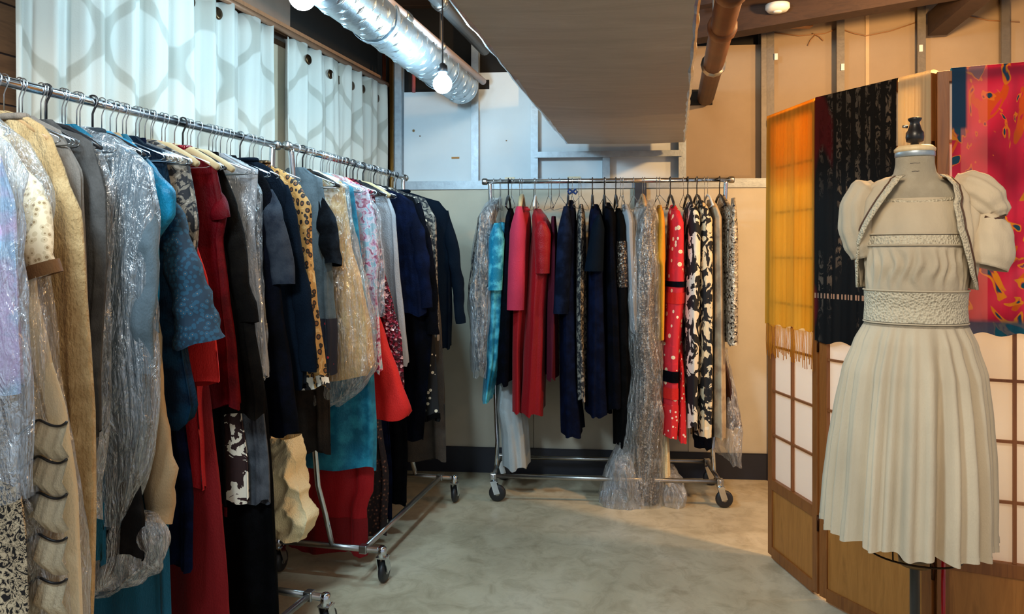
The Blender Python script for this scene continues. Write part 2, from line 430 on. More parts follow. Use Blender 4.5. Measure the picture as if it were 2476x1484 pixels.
# ------------------------------------------------------------------ round spiral duct
def dax(Y): return V((-.3075-.2135*(4.3-Y), Y, 2.333))
rd = thing('round_duct', 'shiny galvanised round spiral duct running along the ceiling', 'duct', dax(1.2))
o0 = dax(1.2)
ax = (dax(4.36)-dax(1.2)); alen = ax.length; axn = ax.normalized(); side = axn.cross(V((0, 0, 1))).normalized(); up = side.cross(axn)
R = .10; m = MB(); rings = []
prof = []
s_ = 0
while s_ <= alen+.0001:
    ph = (s_ % .10)/.10
    prof.append((s_, R + (.004 if ph < .12 else 0))); s_ += .0125
for s_, r_ in prof:
    rings.append([axn*s_+(side*math.cos(a*2*PI/48)+up*math.sin(a*2*PI/48))*(r_*(1+.006*noise.noise(V((s_*9, a*.6, 0))))) for a in range(48)])
m.loft(rings, cap1=True); m.build('duct_shell', ductm, rd, True)
m = MB(); m.tube([axn*(s_*alen/400)+(side*math.cos(s_*.75)+up*math.sin(s_*.75))*(R+.003) for s_ in range(401)], .004, 5); m.build('spiral_seam', ductm, rd, True)
for s_ in (.9, 1.9, 2.8):
    m = MB(); m.loft([[axn*(s_+q)+(side*math.cos(a*2*PI/32)+up*math.sin(a*2*PI/32))*(R+.007) for a in range(32)] for q in (0, .03)]); m.build('hanger_strap', galv, rd, False, solid=.002)
    MB().tube([axn*(s_+.015)+up*R, axn*(s_+.015)+V((0, 0, .60))], .006, 6).build('hanger_rod', steel, rd)

# pipes between duct and box
def pipe(name, label, p0, p1, r, mat, fit=(), fmat=None):
    p0, p1 = V(p0), V(p1); th = thing(name, label, 'pipe', p0)
    MB().tube([(0, 0, 0), p1-p0], r, 14).build('tube', mat, th, True)
    for f in fit:
        q = (p1-p0)*f; d = (p1-p0).normalized()
        MB().tube([q-d*.035, q-d*.02, q+d*.02, q+d*.035], [r*1.12, r*1.24, r*1.24, r*1.12], 14).build('fitting', fmat or steel, th, True)
    for f in (.25, .7):
        q = (p1-p0)*f
        MB().tube([q, q+V((0, 0, 2.86-(p0+q).z))], .005, 6).build('hanger_rod', steel, th)
        MB().tube([q+(p1-p0).normalized()*a for a in (-.01, .01)], r*1.25, 12).build('clamp', steel, th, True)
    return th
pA = pt(1168, 197, 4.42)
pipe('sprinkler_pipe', 'slim pale pinkish pipe running alongside the round duct', pA-V((.235, 1, 0)).normalized()*2.6, pA, .020, paint('pale_pipe', rgb(196, 176, 170), .4), (.52,))
pA = pt(1172, 120, 4.3)
pipe('conduit_pipe', 'dark grey pipe just beside the edge of the flat duct box', pA-V((.22, 1, 0)).normalized()*2.8, pA, .034, paint('dark_pipe', rgb(84, 84, 84), .5), (.45, .7))
pA = pt(1200, 95, 4.3)
pipe('black_pipe', 'black pipe high up behind the foil edge of the flat duct box', pA-V((.19, 1, 0)).normalized()*2.8, pA, .03, rubber, (.6,))
pA = pt(1706, 236, 4.49)
bp = pipe('brown_pipe', 'rusty brown drain pipe entering the square hole in the wall', pA-V((.212, 1, 0)).normalized()*2.7, pA, .050, paint('rust_pipe', rgb(84, 48, 22), .55, .3), (.30, .47), MATS['rust_pipe'])
for i, c in enumerate((0,)):
    p = pt(1690, 28, 3.2)
# smoke detector
sd = thing('smoke_detector', 'round white detector disc on the dark beam at top right', 'detector', pt(1880, 17, 3.92))
MB().lathe([(.0, -.025), (.05, -.022), (.062, -.008), (.062, .012), (.03, .02)], 24).build('housing', whitep, sd, True)
MB().lathe([(.02, -.030), (.024, -.024)], 16).build('sensor_cap', whitep, sd, True)

# ------------------------------------------------------------------ bulbs
m_glow = bpy.data.materials.new('glowing_glass'); m_glow.use_nodes = True
nn = m_glow.node_tree.nodes; em = nn.new('ShaderNodeEmission'); em.inputs[0].default_value = (*COOL, 1); em.inputs[1].default_value = COOL_E
m_glow.node_tree.links.new(em.outputs[0], nn['Material Output'].inputs[0])
def bulb(loc, r, label):
    t_ = thing('light_bulb', label, 'bulb', loc, 0, 'string of globe bulbs')
    pr = [(r*math.sin(a), -r*math.cos(a)) for a in [PI*i/14 for i in range(1, 12)]]+[(r*.42, r*1.02), (r*.38, r*1.25)]
    MB().lathe(pr, 24).build('globe', m_glow, t_, True)
    MB().lathe([(r*.5, r*1.15), (r*.55, r*1.3), (r*.5, r*1.9), (r*.2, r*2.2)], 20).build('socket', blackp, t_, True)
    MB().tube([(0, 0, r*2.1), (0, 0, 2.9-loc[2])], .004, 6).build('cord', blackp, t_)
bulb(pt(1070, 203, 3.35), .043, 'glowing white globe bulb nearer the back wall, in front of the round duct end')
bulb(pt(731, -8, 2.55), .046, 'glowing white globe bulb at the top edge, above the curtains')

# ------------------------------------------------------------------ curtains
t = NT('trellis_curtain')
s3 = t.sep()
u = t.math('MULTIPLY', s3[1], 2*PI/.34); z_ = t.math('MULTIPLY', s3[2], 2*PI/.46)
cu = t.math('COSINE', u); cz = t.math('COSINE', z_)
f = t.math('ABSOLUTE', t.math('ADD', cu, cz))
pat = t.ramp(f, [(0, (1, 1, 1)), (.26, (1, 1, 1)), (.36, (0, 0, 0))])
t.col(t.mix(pat, rgb(200, 198, 188), rgb(172, 169, 157))); t.set(Roughness=.85, Sheen_Weight=.1)
t.bump(t.noise(200), .15, .004)
tl = t.n.new('ShaderNodeBsdfTranslucent'); tl.inputs[0].default_value = (.7, .72, .72, 1)
mx = t.n.new('ShaderNodeMixShader'); mx.inputs[0].default_value = .15
t.l.new(t.b.outputs[0], mx.inputs[1]); t.l.new(tl.outputs[0], mx.inputs[2]); t.l.new(mx.outputs[0], t.out.inputs[0])
m_cur = t.m
brz = metal('bronze_grommet', rgb(96, 74, 52), .35)
def curtain(Y0, Y1, label, grom, nf, seed):
    a, b = cl(Y0), cl(Y1); d = (b-a); Ln = d.length; ang = math.atan2(-d.x, d.y)
    th = thing('curtain', label, 'curtain', (a.x, a.y, 0), ang, 'pale trellis curtains')   # local +y runs along the wall
    nu, nz = 140, 30; vs = []; fs = []
    for j in range(nz+1):
        z = 2.385-(2.385-.12)*j/nz
        for i in range(nu+1):
            q = i/nu; amp = .020+.012*(j/nz)
            x = amp*math.sin(q*nf*2*PI+seed+.4*math.sin(q*9+seed))+.009*math.sin(q*nf*4.7*PI+j*.05)+.012*noise.noise(V((q*6, j*.12, seed)))
            top = .010*math.cos(q*nf*2*PI+seed)*(1 if j == 0 else 0)
            vs.append((x, q*Ln, z+top))
    for j in range(nz):
        for i in range(nu):
            fs.append((j*(nu+1)+i, j*(nu+1)+i+1, (j+1)*(nu+1)+i+1, (j+1)*(nu+1)+i))
    mb = MB(); mb.add(vs, fs); mb.build('curtain_cloth', m_cur, th, True, solid=.002)
    for gx, gy in grom:
        # find Y of that pixel on the curtain line
        k = (gx-CX)/F; al = (k*a.y-a.x)/(d.x/Ln-k*d.y/Ln); Yg = a.y+al*d.y/Ln; q = al/Ln
        if q < 0 or q > 1: continue
        zz = zat(gy, Yg)
        x = .020*math.sin(q*nf*2*PI+seed+.4*math.sin(q*9+seed))+.009*math.sin(q*nf*4.7*PI)+.012*noise.noise(V((q*6, 0, seed)))
        m = MB(); m.lathe([(.012, -.003), (.022, -.004), (.026, 0), (.022, .006), (.012, .005)], 18, (x+.004, al, zz), 'X'); m.build('grommet', brz, th, True)
    return th
def Ycur(x):
    k = (x-CX)/F; return (-.80-.262*4.53)/(k-.262)
curtain(Ycur(22), Ycur(652), 'pale trellis print curtain hanging behind the near rack, left of the tan gap', [(378, -60), (465, 2), (530, 32), (675, 115)], 9, 1.0)
curtain(Ycur(690), Ycur(928), 'pale trellis print curtain between the tan gap and the back wall corner', [(732, 145), (795, 180), (822, 193), (855, 207), (880, 215), (905, 238)], 7, 2.3)
cr = thing('curtain_rod', 'long brown rod above the pale curtains', 'rod', (*cl(1.6, -.01), 2.40))
a, b = cl(1.6, .0), cl(4.6, .0)
MB().tube([(0, 0, 0), (b.x-a.x, b.y-a.y, 0)], .014, 12).build('rod_bar', metal('rod_bronze', rgb(150, 108, 80), .5, 0, .4), cr, True)
MB().beam((.0-.05, 0, .03), (b.x-a.x-.05, b.y-a.y, .03), .02, .05).build('wood_ledger', wood('ledger', rgb(120, 88, 62), rgb(150, 112, 82)), cr)
for f in (.1, .5, .9):
    MB().beam((f*(b.x-a.x)-.11, f*(b.y-a.y), 0), (f*(b.x-a.x), f*(b.y-a.y), 0), .012, .012).build('rod_bracket', steel, cr)

# ------------------------------------------------------------------ rolling racks
ZR = 1.78
def make_caster(mb_only=None):
    pass
def rack(label, A, B, zr, y0b, y1b, half, off, long_bars, lean0, lean1):
    A, B = V(A), V(B); u = (B-A).normalized(); Ln = (B-A).length
    ang = math.atan2(-u.x, u.y)
    th = thing('clothes_rack', label, 'clothes rack', (A.x, A.y, 0), ang, 'rolling chrome clothes racks')
    MB().tube([(0, -.03, zr), (0, Ln+.03, zr)], .0135, 14).build('top_rail', chrome, th, True)
    for yy in (-.03, Ln+.03):
        MB().lathe([(.017, -.015), (.019, -.008), (.019, .008), (.017, .015)], 14, (0, yy, zr), 'Y').build('rail_cap', steel, th, True)
    zb = .138
    for yb, ye, ln in ((y0b, 0.0, lean0), (y1b, Ln, lean1)):
        MB().tube([(off-half, yb, zb), (off+half, yb, zb)], .013, 10).build('end_bar', steel, th, True)
        MB().tube([(off+.015, yb, zb), (off-.02, yb, zb+.14), (off-.035, yb+(ye-yb)*.2, zb+.26), (ln, ye, zr-.02), (0, ye, zr)], .0125, 10).build('upright', chrome, th, True)
        for sx_ in (-1, 1):
            x = off+sx_*half
            c = MB().lathe([(.012, .108), (.018, .112), (.018, .15), (.010, .156)], 12, (x, yb, 0)).build('caster', chrome, th, True)
            f = MB(); dx_ = .018
            for s2 in (-1, 1): f.beam((x+s2*.020, yb, .115), (x+s2*.020+dx_*0, yb+.022, .045), .004, .032)
            f.box((x, yb+.004, .110), (.046, .04, .006)); f.build('fork', chrome, c)
            MB().lathe([(.012, -.013), (.036, -.013), (.044, -.009), (.047, 0), (.044, .009), (.036, .013), (.012, .013)], 24, (x, yb+.022, .047), 'X').build('wheel', rubber, c, True)
            MB().lathe([(.003, -.016), (.014, -.015), (.014, .015), (.003, .016)], 14, (x, yb+.022, .047), 'X').build('hub', steel, c, True)
    for xb in long_bars:
        MB().tube([(xb, y0b, zb), (xb, y1b, zb)], .012, 10).build('base_bar', steel, th, True)
        for yb in (y0b, y1b): MB().box((xb, yb, zb), (.034, .034, .034)).build('joint_clamp', steel, th, bevel=.004)
    return th, A, u
def nearX(Y): return -1.25+.297*(Y-1.81)
def midX(Y): return -.88+.225*(Y-2.95)
def farY(X): return 4.24-.0834*(X+.126)
rk1, A1_, u1 = rack('chrome clothes rack nearest the camera, its rail crossing the left edge', (nearX(.75), .75), (nearX(2.88), 2.88), ZR, .15, 2.05, .25, .085, (.27,), .0, .0)
rk2, A2_, u2 = rack('chrome clothes rack in the middle, behind the nearest rack on the left', (midX(2.95), 2.95), (midX(4.15), 4.15), ZR, .16, 1.16, .235, .085, (.24,), .0, .0)
rk3, A3_, u3 = rack('chrome clothes rack standing against the back wall', (-.126, 4.24), (1.193, farY(1.193)), 1.765, .04, 1.255, .19, 0, (-.19, .19), .0, .0)
FR = {}
for key, A, u, zr in (('near', A1_, u1, ZR), ('mid', A2_, u2, ZR), ('far', A3_, u3, 1.765)):
    p = V((u.y, -u.x)); FR[key] = (A, u, p, math.atan2(p.y, p.x), zr)

def frame(key, d):
    """origin on the rail; for the near and middle rack d is the depth of the rail point, for the far rack its X"""
    A, u, p, ang, zr = FR[key]
    if key == 'near': O = V((nearX(d), d))
    elif key == 'mid': O = V((midX(d), d))
    else: O = V((d, farY(d)))
    return O, u, p, ang, zr
def side(key, d, x, y, b=0.0):
    """pixel on the garment's plane -> (a, z) with a measured from the rail across the garment"""
    O, u, p, ang, zr = frame(key, d); O = O+u*b; k = (x-CX)/F
    a = (k*O.y-O.x)/(p.x-k*p.y); return a, zat(y, O.y+a*p.y)

# hangers -----------------------------------------------------------
wirem = metal('hanger_wire', (.62, .66, .70, 1), .3)
tanm = paint('tan_padding', rgb(186, 164, 124), .8)
woodh = wood('hanger_wood', rgb(150, 112, 72), rgb(178, 140, 96))
HP = {}
def hanger(kind, key, d, label, group=None, zo=0, wid=None, rzo=0):
    O, u, p, ang, zr = frame(key, d)
    hk = (kind, key == 'far')
    if hk not in HP:
        th = thing('clothes_hanger', label, 'hanger')
        mat = {'wire': wirem, 'black': blackp, 'tan': tanm, 'wood': woodh, 'white': whitep}[kind]
        hmat = blackp if kind == 'black' else wirem
        r = .0015 if kind in ('wire', 'wood', 'tan', 'white') else .0030
        pts = [(.0165*math.cos(a), 0, .0165*math.sin(a)) for a in [math.radians(g) for g in range(200, -50, -18)]]
        pts += [(.004, 0, -.025), (0, 0, -.035), (0, 0, -.085)]
        MB().tube(pts, r, 6).build('hook', hmat, th, True)
        W = .165
        if kind == 'wire':
            MB().tube([(0, 0, -.085), (.02, 0, -.09), (W, 0, -.145), (W+.005, 0, -.155), (W-.01, 0, -.16), (-W+.01, 0, -.16), (-W-.005, 0, -.155), (-W, 0, -.145), (-.02, 0, -.09), (0, 0, -.085)], .0018, 6).build('arms', mat, th, True)
        else:
            rr = {'black': .007, 'tan': .013, 'wood': .010, 'white': .006}[kind]
            MB().tube([(-W, 0, -.155), (-W*.8, 0, -.135), (-W*.4, 0, -.100), (0, 0, -.085), (W*.4, 0, -.100), (W*.8, 0, -.135), (W, 0, -.155)], [rr*.8, rr, rr, rr, rr, rr, rr*.8], 10).build('arms', mat, th, True)
            if kind in ('black', 'white'): MB().tube([(-W*.97, 0, -.152), (0, 0, -.165), (W*.97, 0, -.152)], .004, 6).build('bar', mat, th, True)
        HP[hk] = th; o = th
    else: o = dup(HP[hk], label=label)
    o.location = (O.x, O.y, zr+.002+zo); o.rotation_euler = (0, 0, ang+rzo)
    o['label'] = ' '.join(label.split()[:16])
    if group: o['group'] = group
    elif 'group' in o: del o['group']
    return o

# garment bodies ----------------------------------------------------
def resample(lv, n):
    """lv: list of tuples with descending z first; smooth piecewise interpolation"""
    zs = [l[0] for l in lv]; out = []
    for i in range(n+1):
        z = zs[0]+(zs[-1]-zs[0])*(1-(1-i/n)**1.0)
        if i < 6: z = zs[0]+(zs[-1]-zs[0])*(i/n)*(.5+.5*i/6)
        j = 0
        while j < len(zs)-2 and zs[j+1] > z: j += 1
        f = (zs[j]-z)/max(1e-6, zs[j]-zs[j+1]); f = min(1, max(0, f)); f = f*f*(3-2*f)*.4+f*.6
        out.append((z,)+tuple(lv[j][q]+(lv[j+1][q]-lv[j][q])*f for q in range(1, len(lv[0]))))
    return out
def body_mesh(lv, folds=5, amp=.008, seed=0, n=64, crumple=0, levels=42, hemw=.012, ex=.75, noneck_ridge=False):
    L_ = resample(lv, levels); ztop, zbot = L_[0][0], L_[-1][0]; rings = []
    for (z, aL, aR, bc, bh) in L_:
        q = (ztop-z)/(ztop-zbot); c = (aL+aR)/2; hw = (aR-aL)/2; ring = []
        A = amp*(.18+.82*min(1, q*1.5))
        for k in range(n):
            th = 2*PI*k/n; cs, sn = math.cos(th), math.sin(th)
            x = c+hw*math.copysign(abs(cs)**ex, cs)
            y = bc+bh*math.copysign(abs(sn)**.8, sn)
            ph = seed*1.7+1.3*noise.noise(V((th*.8+seed, q*1.2, seed)))
            fo = math.sin(folds*th*1.0+ph*2)+.5*math.sin(folds*2.3*th+ph*3+seed)
            y += A*fo*abs(sn)**.5*.8; x += A*fo*(abs(cs)**2)*.7
            if crumple > .024 and noneck_ridge:
                r1 = 1-2*abs(noise.noise(V((x*13+seed, z*9, y*7)))); r2 = 1-2*abs(noise.noise(V((x*24-z*14+seed, z*18, y*9+3))))
                y += -crumple*1.1*r1*(1 if sn < 0 else -1)*.8 - .5*crumple*r2*(1 if sn < 0 else -1); x += crumple*.6*(r1-.5)*cs
            elif crumple:
                v_ = noise.noise_vector(V((x*9+seed, y*9, z*5)))+.5*noise.noise_vector(V((x*24, y*24+seed, z*14)))
                x += v_.x*crumple; y += v_.y*crumple
            zz = z + (hemw*math.sin(folds*th*.7+seed) * max(0, (q-.9)/.1))
            ring.append(V((x, y, zz)))
        rings.append(ring)
    return rings
NSEED = [0]; REG = {'near': [], 'mid': [], 'far': []}
SEEN = {}
def spare(key, d):
    nm = min(REG[key], key=lambda q: abs(q[0]-d)); rn = {'near': 'near', 'mid': 'middle', 'far': 'far'}[key]
    rel = (('left of' if d < nm[0] else 'right of') if key == 'far' else ('in front of' if d < nm[0] else 'behind'))
    l = 'spare wire hanger on the %s rail, %s the %s' % (rn, rel, ' '.join(nm[1].split()[:4]))
    SEEN[l] = SEEN.get(l, 0)+1
    return l if SEEN[l] == 1 else l.replace('spare wire', ['second spare wire', 'third spare wire', 'fourth spare wire'][min(2, SEEN[l]-2)])
def garment(name, label, cat, key, d, out, mat, th=.026, flare=1.3, cap=.15, folds=7, amp=.011, sleeve=None, sleeve_mat=None,
            crumple=0, hang=None, collar=None, group=None, cuffs=None, left=None, top=None, hem=None, b=0.0, extra=None, ex=.75, levels=42, belt=None, noneck=False):
    """out: right-hand outline as photograph points on the garment's own plane, neck to hem"""
    NSEED[0] += 1; seed = NSEED[0]
    O, u, p, ang, zr = frame(key, d)
    pts = [side(key, d, x, y) for x, y in out]
    if top is not None: pts = [(min(.07, pts[0][0]), top)] + pts
    if not noneck and top is None and pts[0][1] > 1.50:
        k0 = zr-.078
        if pts[0][0] < .05 or pts[0][1] < k0-.0: pts = [(.035, k0)] + [q for q in pts if q[0] > .045]
        pts = [(a, max(z, k0-.005-(a/.165)*.050) if 0 < a < .175 and z > zr-.30 and i < 4 else z) for i, (a, z) in enumerate(pts)]
    a0, z0 = pts[0]
    if not noneck and a0 > .075: pts = [(.06, min(z0+.035, zr-.075)), ((.06+a0)/2, z0+.022)] + pts
    zz = 99; cl_ = []
    for a, z in pts:
        z = min(z, zz-.006); zz = z; cl_.append((a, z))
    zt, zb = cl_[0][1], cl_[-1][1]
    lv = []
    lp = [side(key, d, x, y) for x, y in left] if left else None
    for i, (a, z) in enumerate(cl_):
        q = (zt-z)/(zt-zb)
        if lp:
            j = min(range(len(lp)), key=lambda m_: abs(lp[m_][1]-z)); aL = lp[j][0]
        else: aL = -min(max(a, .03), cap+.02*q)
        bh = th*(.55+.45*min(1, q*6))*(1+(flare-1)*q)
        lv.append((z, aL, a, b, bh))
    e = thing(name, label, cat, (O.x, O.y, zb), ang, group)
    m = MB(); rings = [[V((v.x, v.y, v.z-zb)) for v in r] for r in body_mesh(lv, folds, amp, seed, crumple=crumple, ex=ex, levels=levels, noneck_ridge=(name == 'trousers'), n=110 if name == 'trousers' else 64)]
    m.loft(rings); m.build('garment_body', mat, e, True)
    def sl(path, sm, nm='sleeve'):
        ps, rs = [], []
        for x, y, r in path:
            a, z = side(key, d, x, y); ps.append(V((a, b-.006, z-zb))); rs.append(r)
        # refine
        P, Rr = [], []
        for i in range(len(ps)-1):
            for k in range(6):
                f = k/6; P.append(ps[i].lerp(ps[i+1], f)+V((0, .006*math.sin(i*3+k+seed), 0))); Rr.append(rs[i]*(1-f)+rs[i+1]*f*1.0)
        P.append(ps[-1]); Rr.append(rs[-1])
        Rr = [r*(1+.05*math.sin(i*1.9+seed))*min(1, .30+.22*i) for i, r in enumerate(Rr)]
        P = [q+V((-.010, .012, .012))*max(0, 1-i/5) for i, q in enumerate(P)]
        mb = MB(); mb.tube(P, Rr, 20, caps=False, flat=.55, updir=(0, 1, 0))
        for vi in range(len(mb.v)):
            v_ = V(mb.v[vi]); n_ = noise.noise_vector(V((v_.x*16+seed, v_.y*16, v_.z*9)))*.011; mb.v[vi] = tuple(v_+n_)
        mb.f.append(tuple(range(19, -1, -1))); s_o = mb.build(nm, sm, e, True)
        if cuffs:
            mb = MB(); mb.tube([P[-2], P[-1]+(P[-1]-P[-2])*.3], [Rr[-1]*1.08]*2, 20, caps=False, flat=.6, updir=(0, 1, 0)); mb.build('cuff', cuffs, s_o, True)
    if sleeve:
        for pth in (sleeve if isinstance(sleeve[0], list) else [sleeve]): sl(pth, sleeve_mat or mat)
    if collar:
        r0 = rings[0]; r1 = rings[2]
        mb = MB(); loop = [(r0[k]*.5+r1[k]*.5)+V((0, 0, .004)) for k in range(len(r0))]; loop.append(loop[0])
        mb.tube(loop, .009, 8); mb.build('collar', collar, e, True)
    if hem:
        hm, hh = hem; rr = [[v*1 for v in r] for r in rings]; sel = [r for r in rr if r[0].z < hh]
        if len(sel) > 1:
            cxm = sum((v.x for v in sel[-1]), 0)/len(sel[-1])
            for r in sel:
                for v in r: v.x = cxm+(v.x-cxm)*1.015; v.y *= 1.06
            mb = MB(); mb.loft(sel); mb.build('hem_band', hm, e, True)
    if belt:
        bm, z0_, z1_ = belt; sel = [[v*1 for v in r] for r in rings if z0_ <= r[0].z+zb <= z1_]
        if len(sel) > 1:
            for r in sel:
                for v in r: v.x *= 1.02; v.y *= 1.08
            mb = MB(); mb.loft(sel); mb.build('belt', bm, e, True)
    if extra: extra(e, zb)
    REG[key].append((d, hang_phrase(label)))
    if hang: hanger(hang, key, d, ('%s hanger on the '+{'near': 'near', 'mid': 'middle'}[key]+' rack holding the %s') % ({'wire': 'wire', 'black': 'black plastic', 'tan': 'padded tan', 'wood': 'wooden', 'white': 'white plastic'}[hang], hang_phrase(label)), zo=0)
    return e
def hang_phrase(l):
    ws = l.replace(',', '').split()
    stop = ('hanging', 'with', 'on', 'near', 'beside', 'behind', 'under', 'between', 'left', 'right', 'in', 'at', 'showing', 'whose', 'sticking', 'peeking', 'below', 'reaching', 'worn', 'packed', 'swinging', 'wrapped')
    out = []
    for w_ in ws:
        if w_ in stop: break
        out.append(w_)
    return ' '.join(out[:8])
def band_cover(name, label, key, d, out, mat, **k):
    return garment(name, label, 'garment cover', key, d, out, mat, crumple=k.pop('crumple', .012), amp=k.pop('amp', .010), **k)

# --- cloth palette
cream = cloth('cream_silk', rgb(206, 190, 158), rough=.6)
lace = printed('beige_lace', [(0, rgb(150, 125, 90)), (.25, rgb(205, 185, 150)), (.5, rgb(226, 208, 175))], 70)
tan = cloth('tan_knit', rgb(168, 138, 94), rgb(186, 158, 114), weave=160, bump=.6)
teal = cloth('bright_teal', rgb(10, 122, 160), rgb(4, 60, 84), .45)
tealv = cloth('dark_teal_velvet', rgb(8, 34, 56), rgb(14, 56, 82), .6, .5)
tealb = printed('teal_beaded', [(0, rgb(110, 98, 92)), (.14, rgb(14, 62, 84)), (.5, rgb(8, 38, 56))], 75)
navy = cloth('navy_cloth', rgb(12, 22, 52), rgb(16, 30, 66))
navyd = cloth('deep_navy', rgb(6, 10, 24), rgb(10, 16, 36))
navyt = cloth('navy_teal', rgb(16, 34, 52), rgb(10, 24, 40))
black = cloth('black_cloth', (.0035, .0035, .004, 1), (.007, .007, .009, 1))
brownb = cloth('brown_black', rgb(26, 20, 16), rgb(34, 28, 22))
orange = cloth('orange_red', rgb(204, 30, 24), None, .6)
red = cloth('red_cloth', rgb(158, 8, 18), None, .6)
redd = cloth('dark_red', rgb(122, 6, 12), None, .7)
maroon = cloth('maroon_cloth', rgb(88, 5, 14), rgb(104, 8, 18), .55)
tealk = cloth('teal_underskirt', rgb(16, 92, 118), None, .5)
grey = cloth('grey_wool', rgb(86, 84, 82), rgb(96, 94, 92))
greyd = cloth('charcoal', rgb(44, 42, 42), rgb(52, 50, 50))
slate = cloth('slate_jersey', rgb(84, 98, 106), rgb(66, 78, 84))
greysat = cloth('grey_satin', rgb(150, 152, 156), None, .3)
tancl = cloth('tan_sleeve', rgb(168, 140, 104))
creamc = cloth('cream_cotton', rgb(238, 216, 168), None, .8, bump=.5)
gold = cloth('golden_fur', rgb(188, 146, 82), rgb(204, 166, 104), .8, .4, 90, .7)
whitel = printed('white_gold_lace', [(0, rgb(200, 170, 110)), (.2, rgb(228, 210, 172)), (.45, rgb(240, 232, 214))], 80)
bteal = cloth('blue_teal_print', rgb(12, 96, 124), rgb(40, 136, 160), .5)
pink = printed('pink_white_print', [(0, rgb(150, 40, 74)), (.40, rgb(196, 120, 150)), (.47, rgb(214, 200, 208)), (.58, rgb(150, 190, 200))], 30, 'noise', dist=1.5)
seqr = sequin('burgundy_sequin', rgb(60, 4, 20), rgb(130, 20, 44), rgb(220, 170, 170), 90)
brsp = printed('brown_speckle', [(0, rgb(150, 100, 76)), (.22, rgb(70, 40, 30)), (.4, rgb(36, 22, 22))], 60)
leop = None
t = NT('leopard')
vd = t.voro(52, t.map((1, 1, .8))); nz_ = t.noise(50, None, 3)
ringv = t.math('ADD', vd, t.math('MULTIPLY', nz_, .25))
t.col(t.ramp(ringv, [(0, rgb(120, 70, 24)), (.30, rgb(110, 62, 20)), (.36, rgb(24, 14, 8)), (.56, rgb(190, 140, 74)), (.9, rgb(214, 172, 110))], True)); t.set(Roughness=.7)
leop = t.m
bwp = printed('black_white_print', [(0, rgb(12, 12, 16)), (.50, rgb(12, 12, 16)), (.52, rgb(225, 215, 195)), (.75, rgb(235, 228, 212))], 15, 'noise', (1, 1, .6), dist=1.5)
bwp2 = printed('black_cream_flowers', [(0, rgb(14, 14, 18)), (.47, rgb(14, 14, 18)), (.49, rgb(90, 82, 74)), (.51, rgb(226, 206, 168)), (.7, rgb(238, 226, 200))], 24, 'noise', (1, 1, .8), dist=1.0)
polka = printed('polka', [(0, rgb(236, 224, 196)), (.24, rgb(236, 224, 196)), (.28, rgb(12, 12, 14))], 34, 'voro')
bwgrey = printed('grey_black_speckle', [(0, rgb(30, 30, 34)), (.45, rgb(34, 34, 38)), (.5, rgb(120, 112, 100)), (.62, rgb(160, 150, 136))], 42, 'noise', dist=1)
blklace = printed('black_on_cream_lace', [(0, rgb(20, 16, 16)), (.44, rgb(24, 20, 20)), (.47, rgb(200, 176, 140)), (.50, rgb(214, 192, 156)), (.53, rgb(24, 20, 20)), (.56, rgb(214, 192, 156))], 55, 'noise', dist=2.5)
silverb = sequin('silver_brown_beads', rgb(40, 30, 24), rgb(74, 58, 46), rgb(150, 136, 120), 120, .35)
seqw = sequin('ivory_sequin', rgb(150, 138, 118), rgb(206, 196, 176), rgb(40, 34, 30), 100, .4)
lilac = cloth('lilac_satin', rgb(176, 152, 182), rgb(140, 166, 190), .4)
turq = cloth('turquoise_satin', rgb(16, 118, 150), rgb(90, 196, 216), .35)
cerise = cloth('cerise_crepe', rgb(186, 44, 72), None, .7)
crims = cloth('crimson_satin', rgb(146, 6, 18), None, .4)
wine = cloth('wine_purple', rgb(94, 30, 46))
paleg = cloth('pale_grey_trousers', rgb(178, 184, 184), None, .7)
must = cloth('mustard_cloth', rgb(214, 146, 26), None, .7)
redfl = printed('red_floral', [(0, rgb(236, 206, 160)), (.2, rgb(240, 222, 190)), (.26, rgb(200, 30, 44)), (.7, rgb(214, 30, 46))], 22, 'voro')
reddot = printed('red_white_dots', [(0, rgb(240, 215, 195)), (.20, rgb(240, 215, 195)), (.24, rgb(204, 26, 34))], 42, 'voro')
brownl = cloth('brown_leather', rgb(74, 34, 20), None, .35)
pl1 = plastic('cover_film', (.84, .89, .93, 1), .22)
pl2 = plastic('cover_film_blue', (.70, .80, .88, 1), .34)
pl3 = plastic('cover_film_warm', (.86, .83, .78, 1), .26)
pl4 = plastic('cover_film_bunched', (.86, .86, .86, 1), .45, 16)

# ------------------------------------------------------------------ near rack, front to back
garment('blouse', 'lilac satin blouse in plastic at the left edge, foremost on the near rack', 'blouse', 'near', 1.53, [(-60, 320), (0, 370), (38, 500), (44, 700), (48, 940)], lilac, th=.016, cap=.12, hang='wire')
band_cover('garment_cover', 'clear bluish plastic cover over the leftmost lilac blouse', 'near', 1.53, [(-60, 300), (30, 345), (72, 420), (52, 500), (58, 700), (62, 960), (80, 1200)], pl2, th=.026, cap=.14, crumple=.012)
garment('dress', 'beige dress with black lace embroidery at the bottom left corner', 'dress', 'near', 1.60, [(-60, 330), (0, 380), (20, 700), (26, 900), (40, 1080), (66, 1300), (70, 1600)], blklace, th=.02, cap=.12, hang='wire', folds=6)
def ruff(e, zb):
    pass
g = garment('dress', 'cream dress with lace short sleeve and black wavy trimmed tiers', 'dress', 'near', 1.70, [(-10, 300), (50, 400), (72, 520), (80, 700), (110, 850), (150, 1000), (175, 1200), (190, 1600)], cream, th=.022, folds=7, amp=.010, hang='wire',
        sleeve=[(50, 410, .035), (85, 520, .045), (112, 660, .040)], sleeve_mat=lace, cuffs=cloth('dark_cuff', rgb(120, 84, 50)))
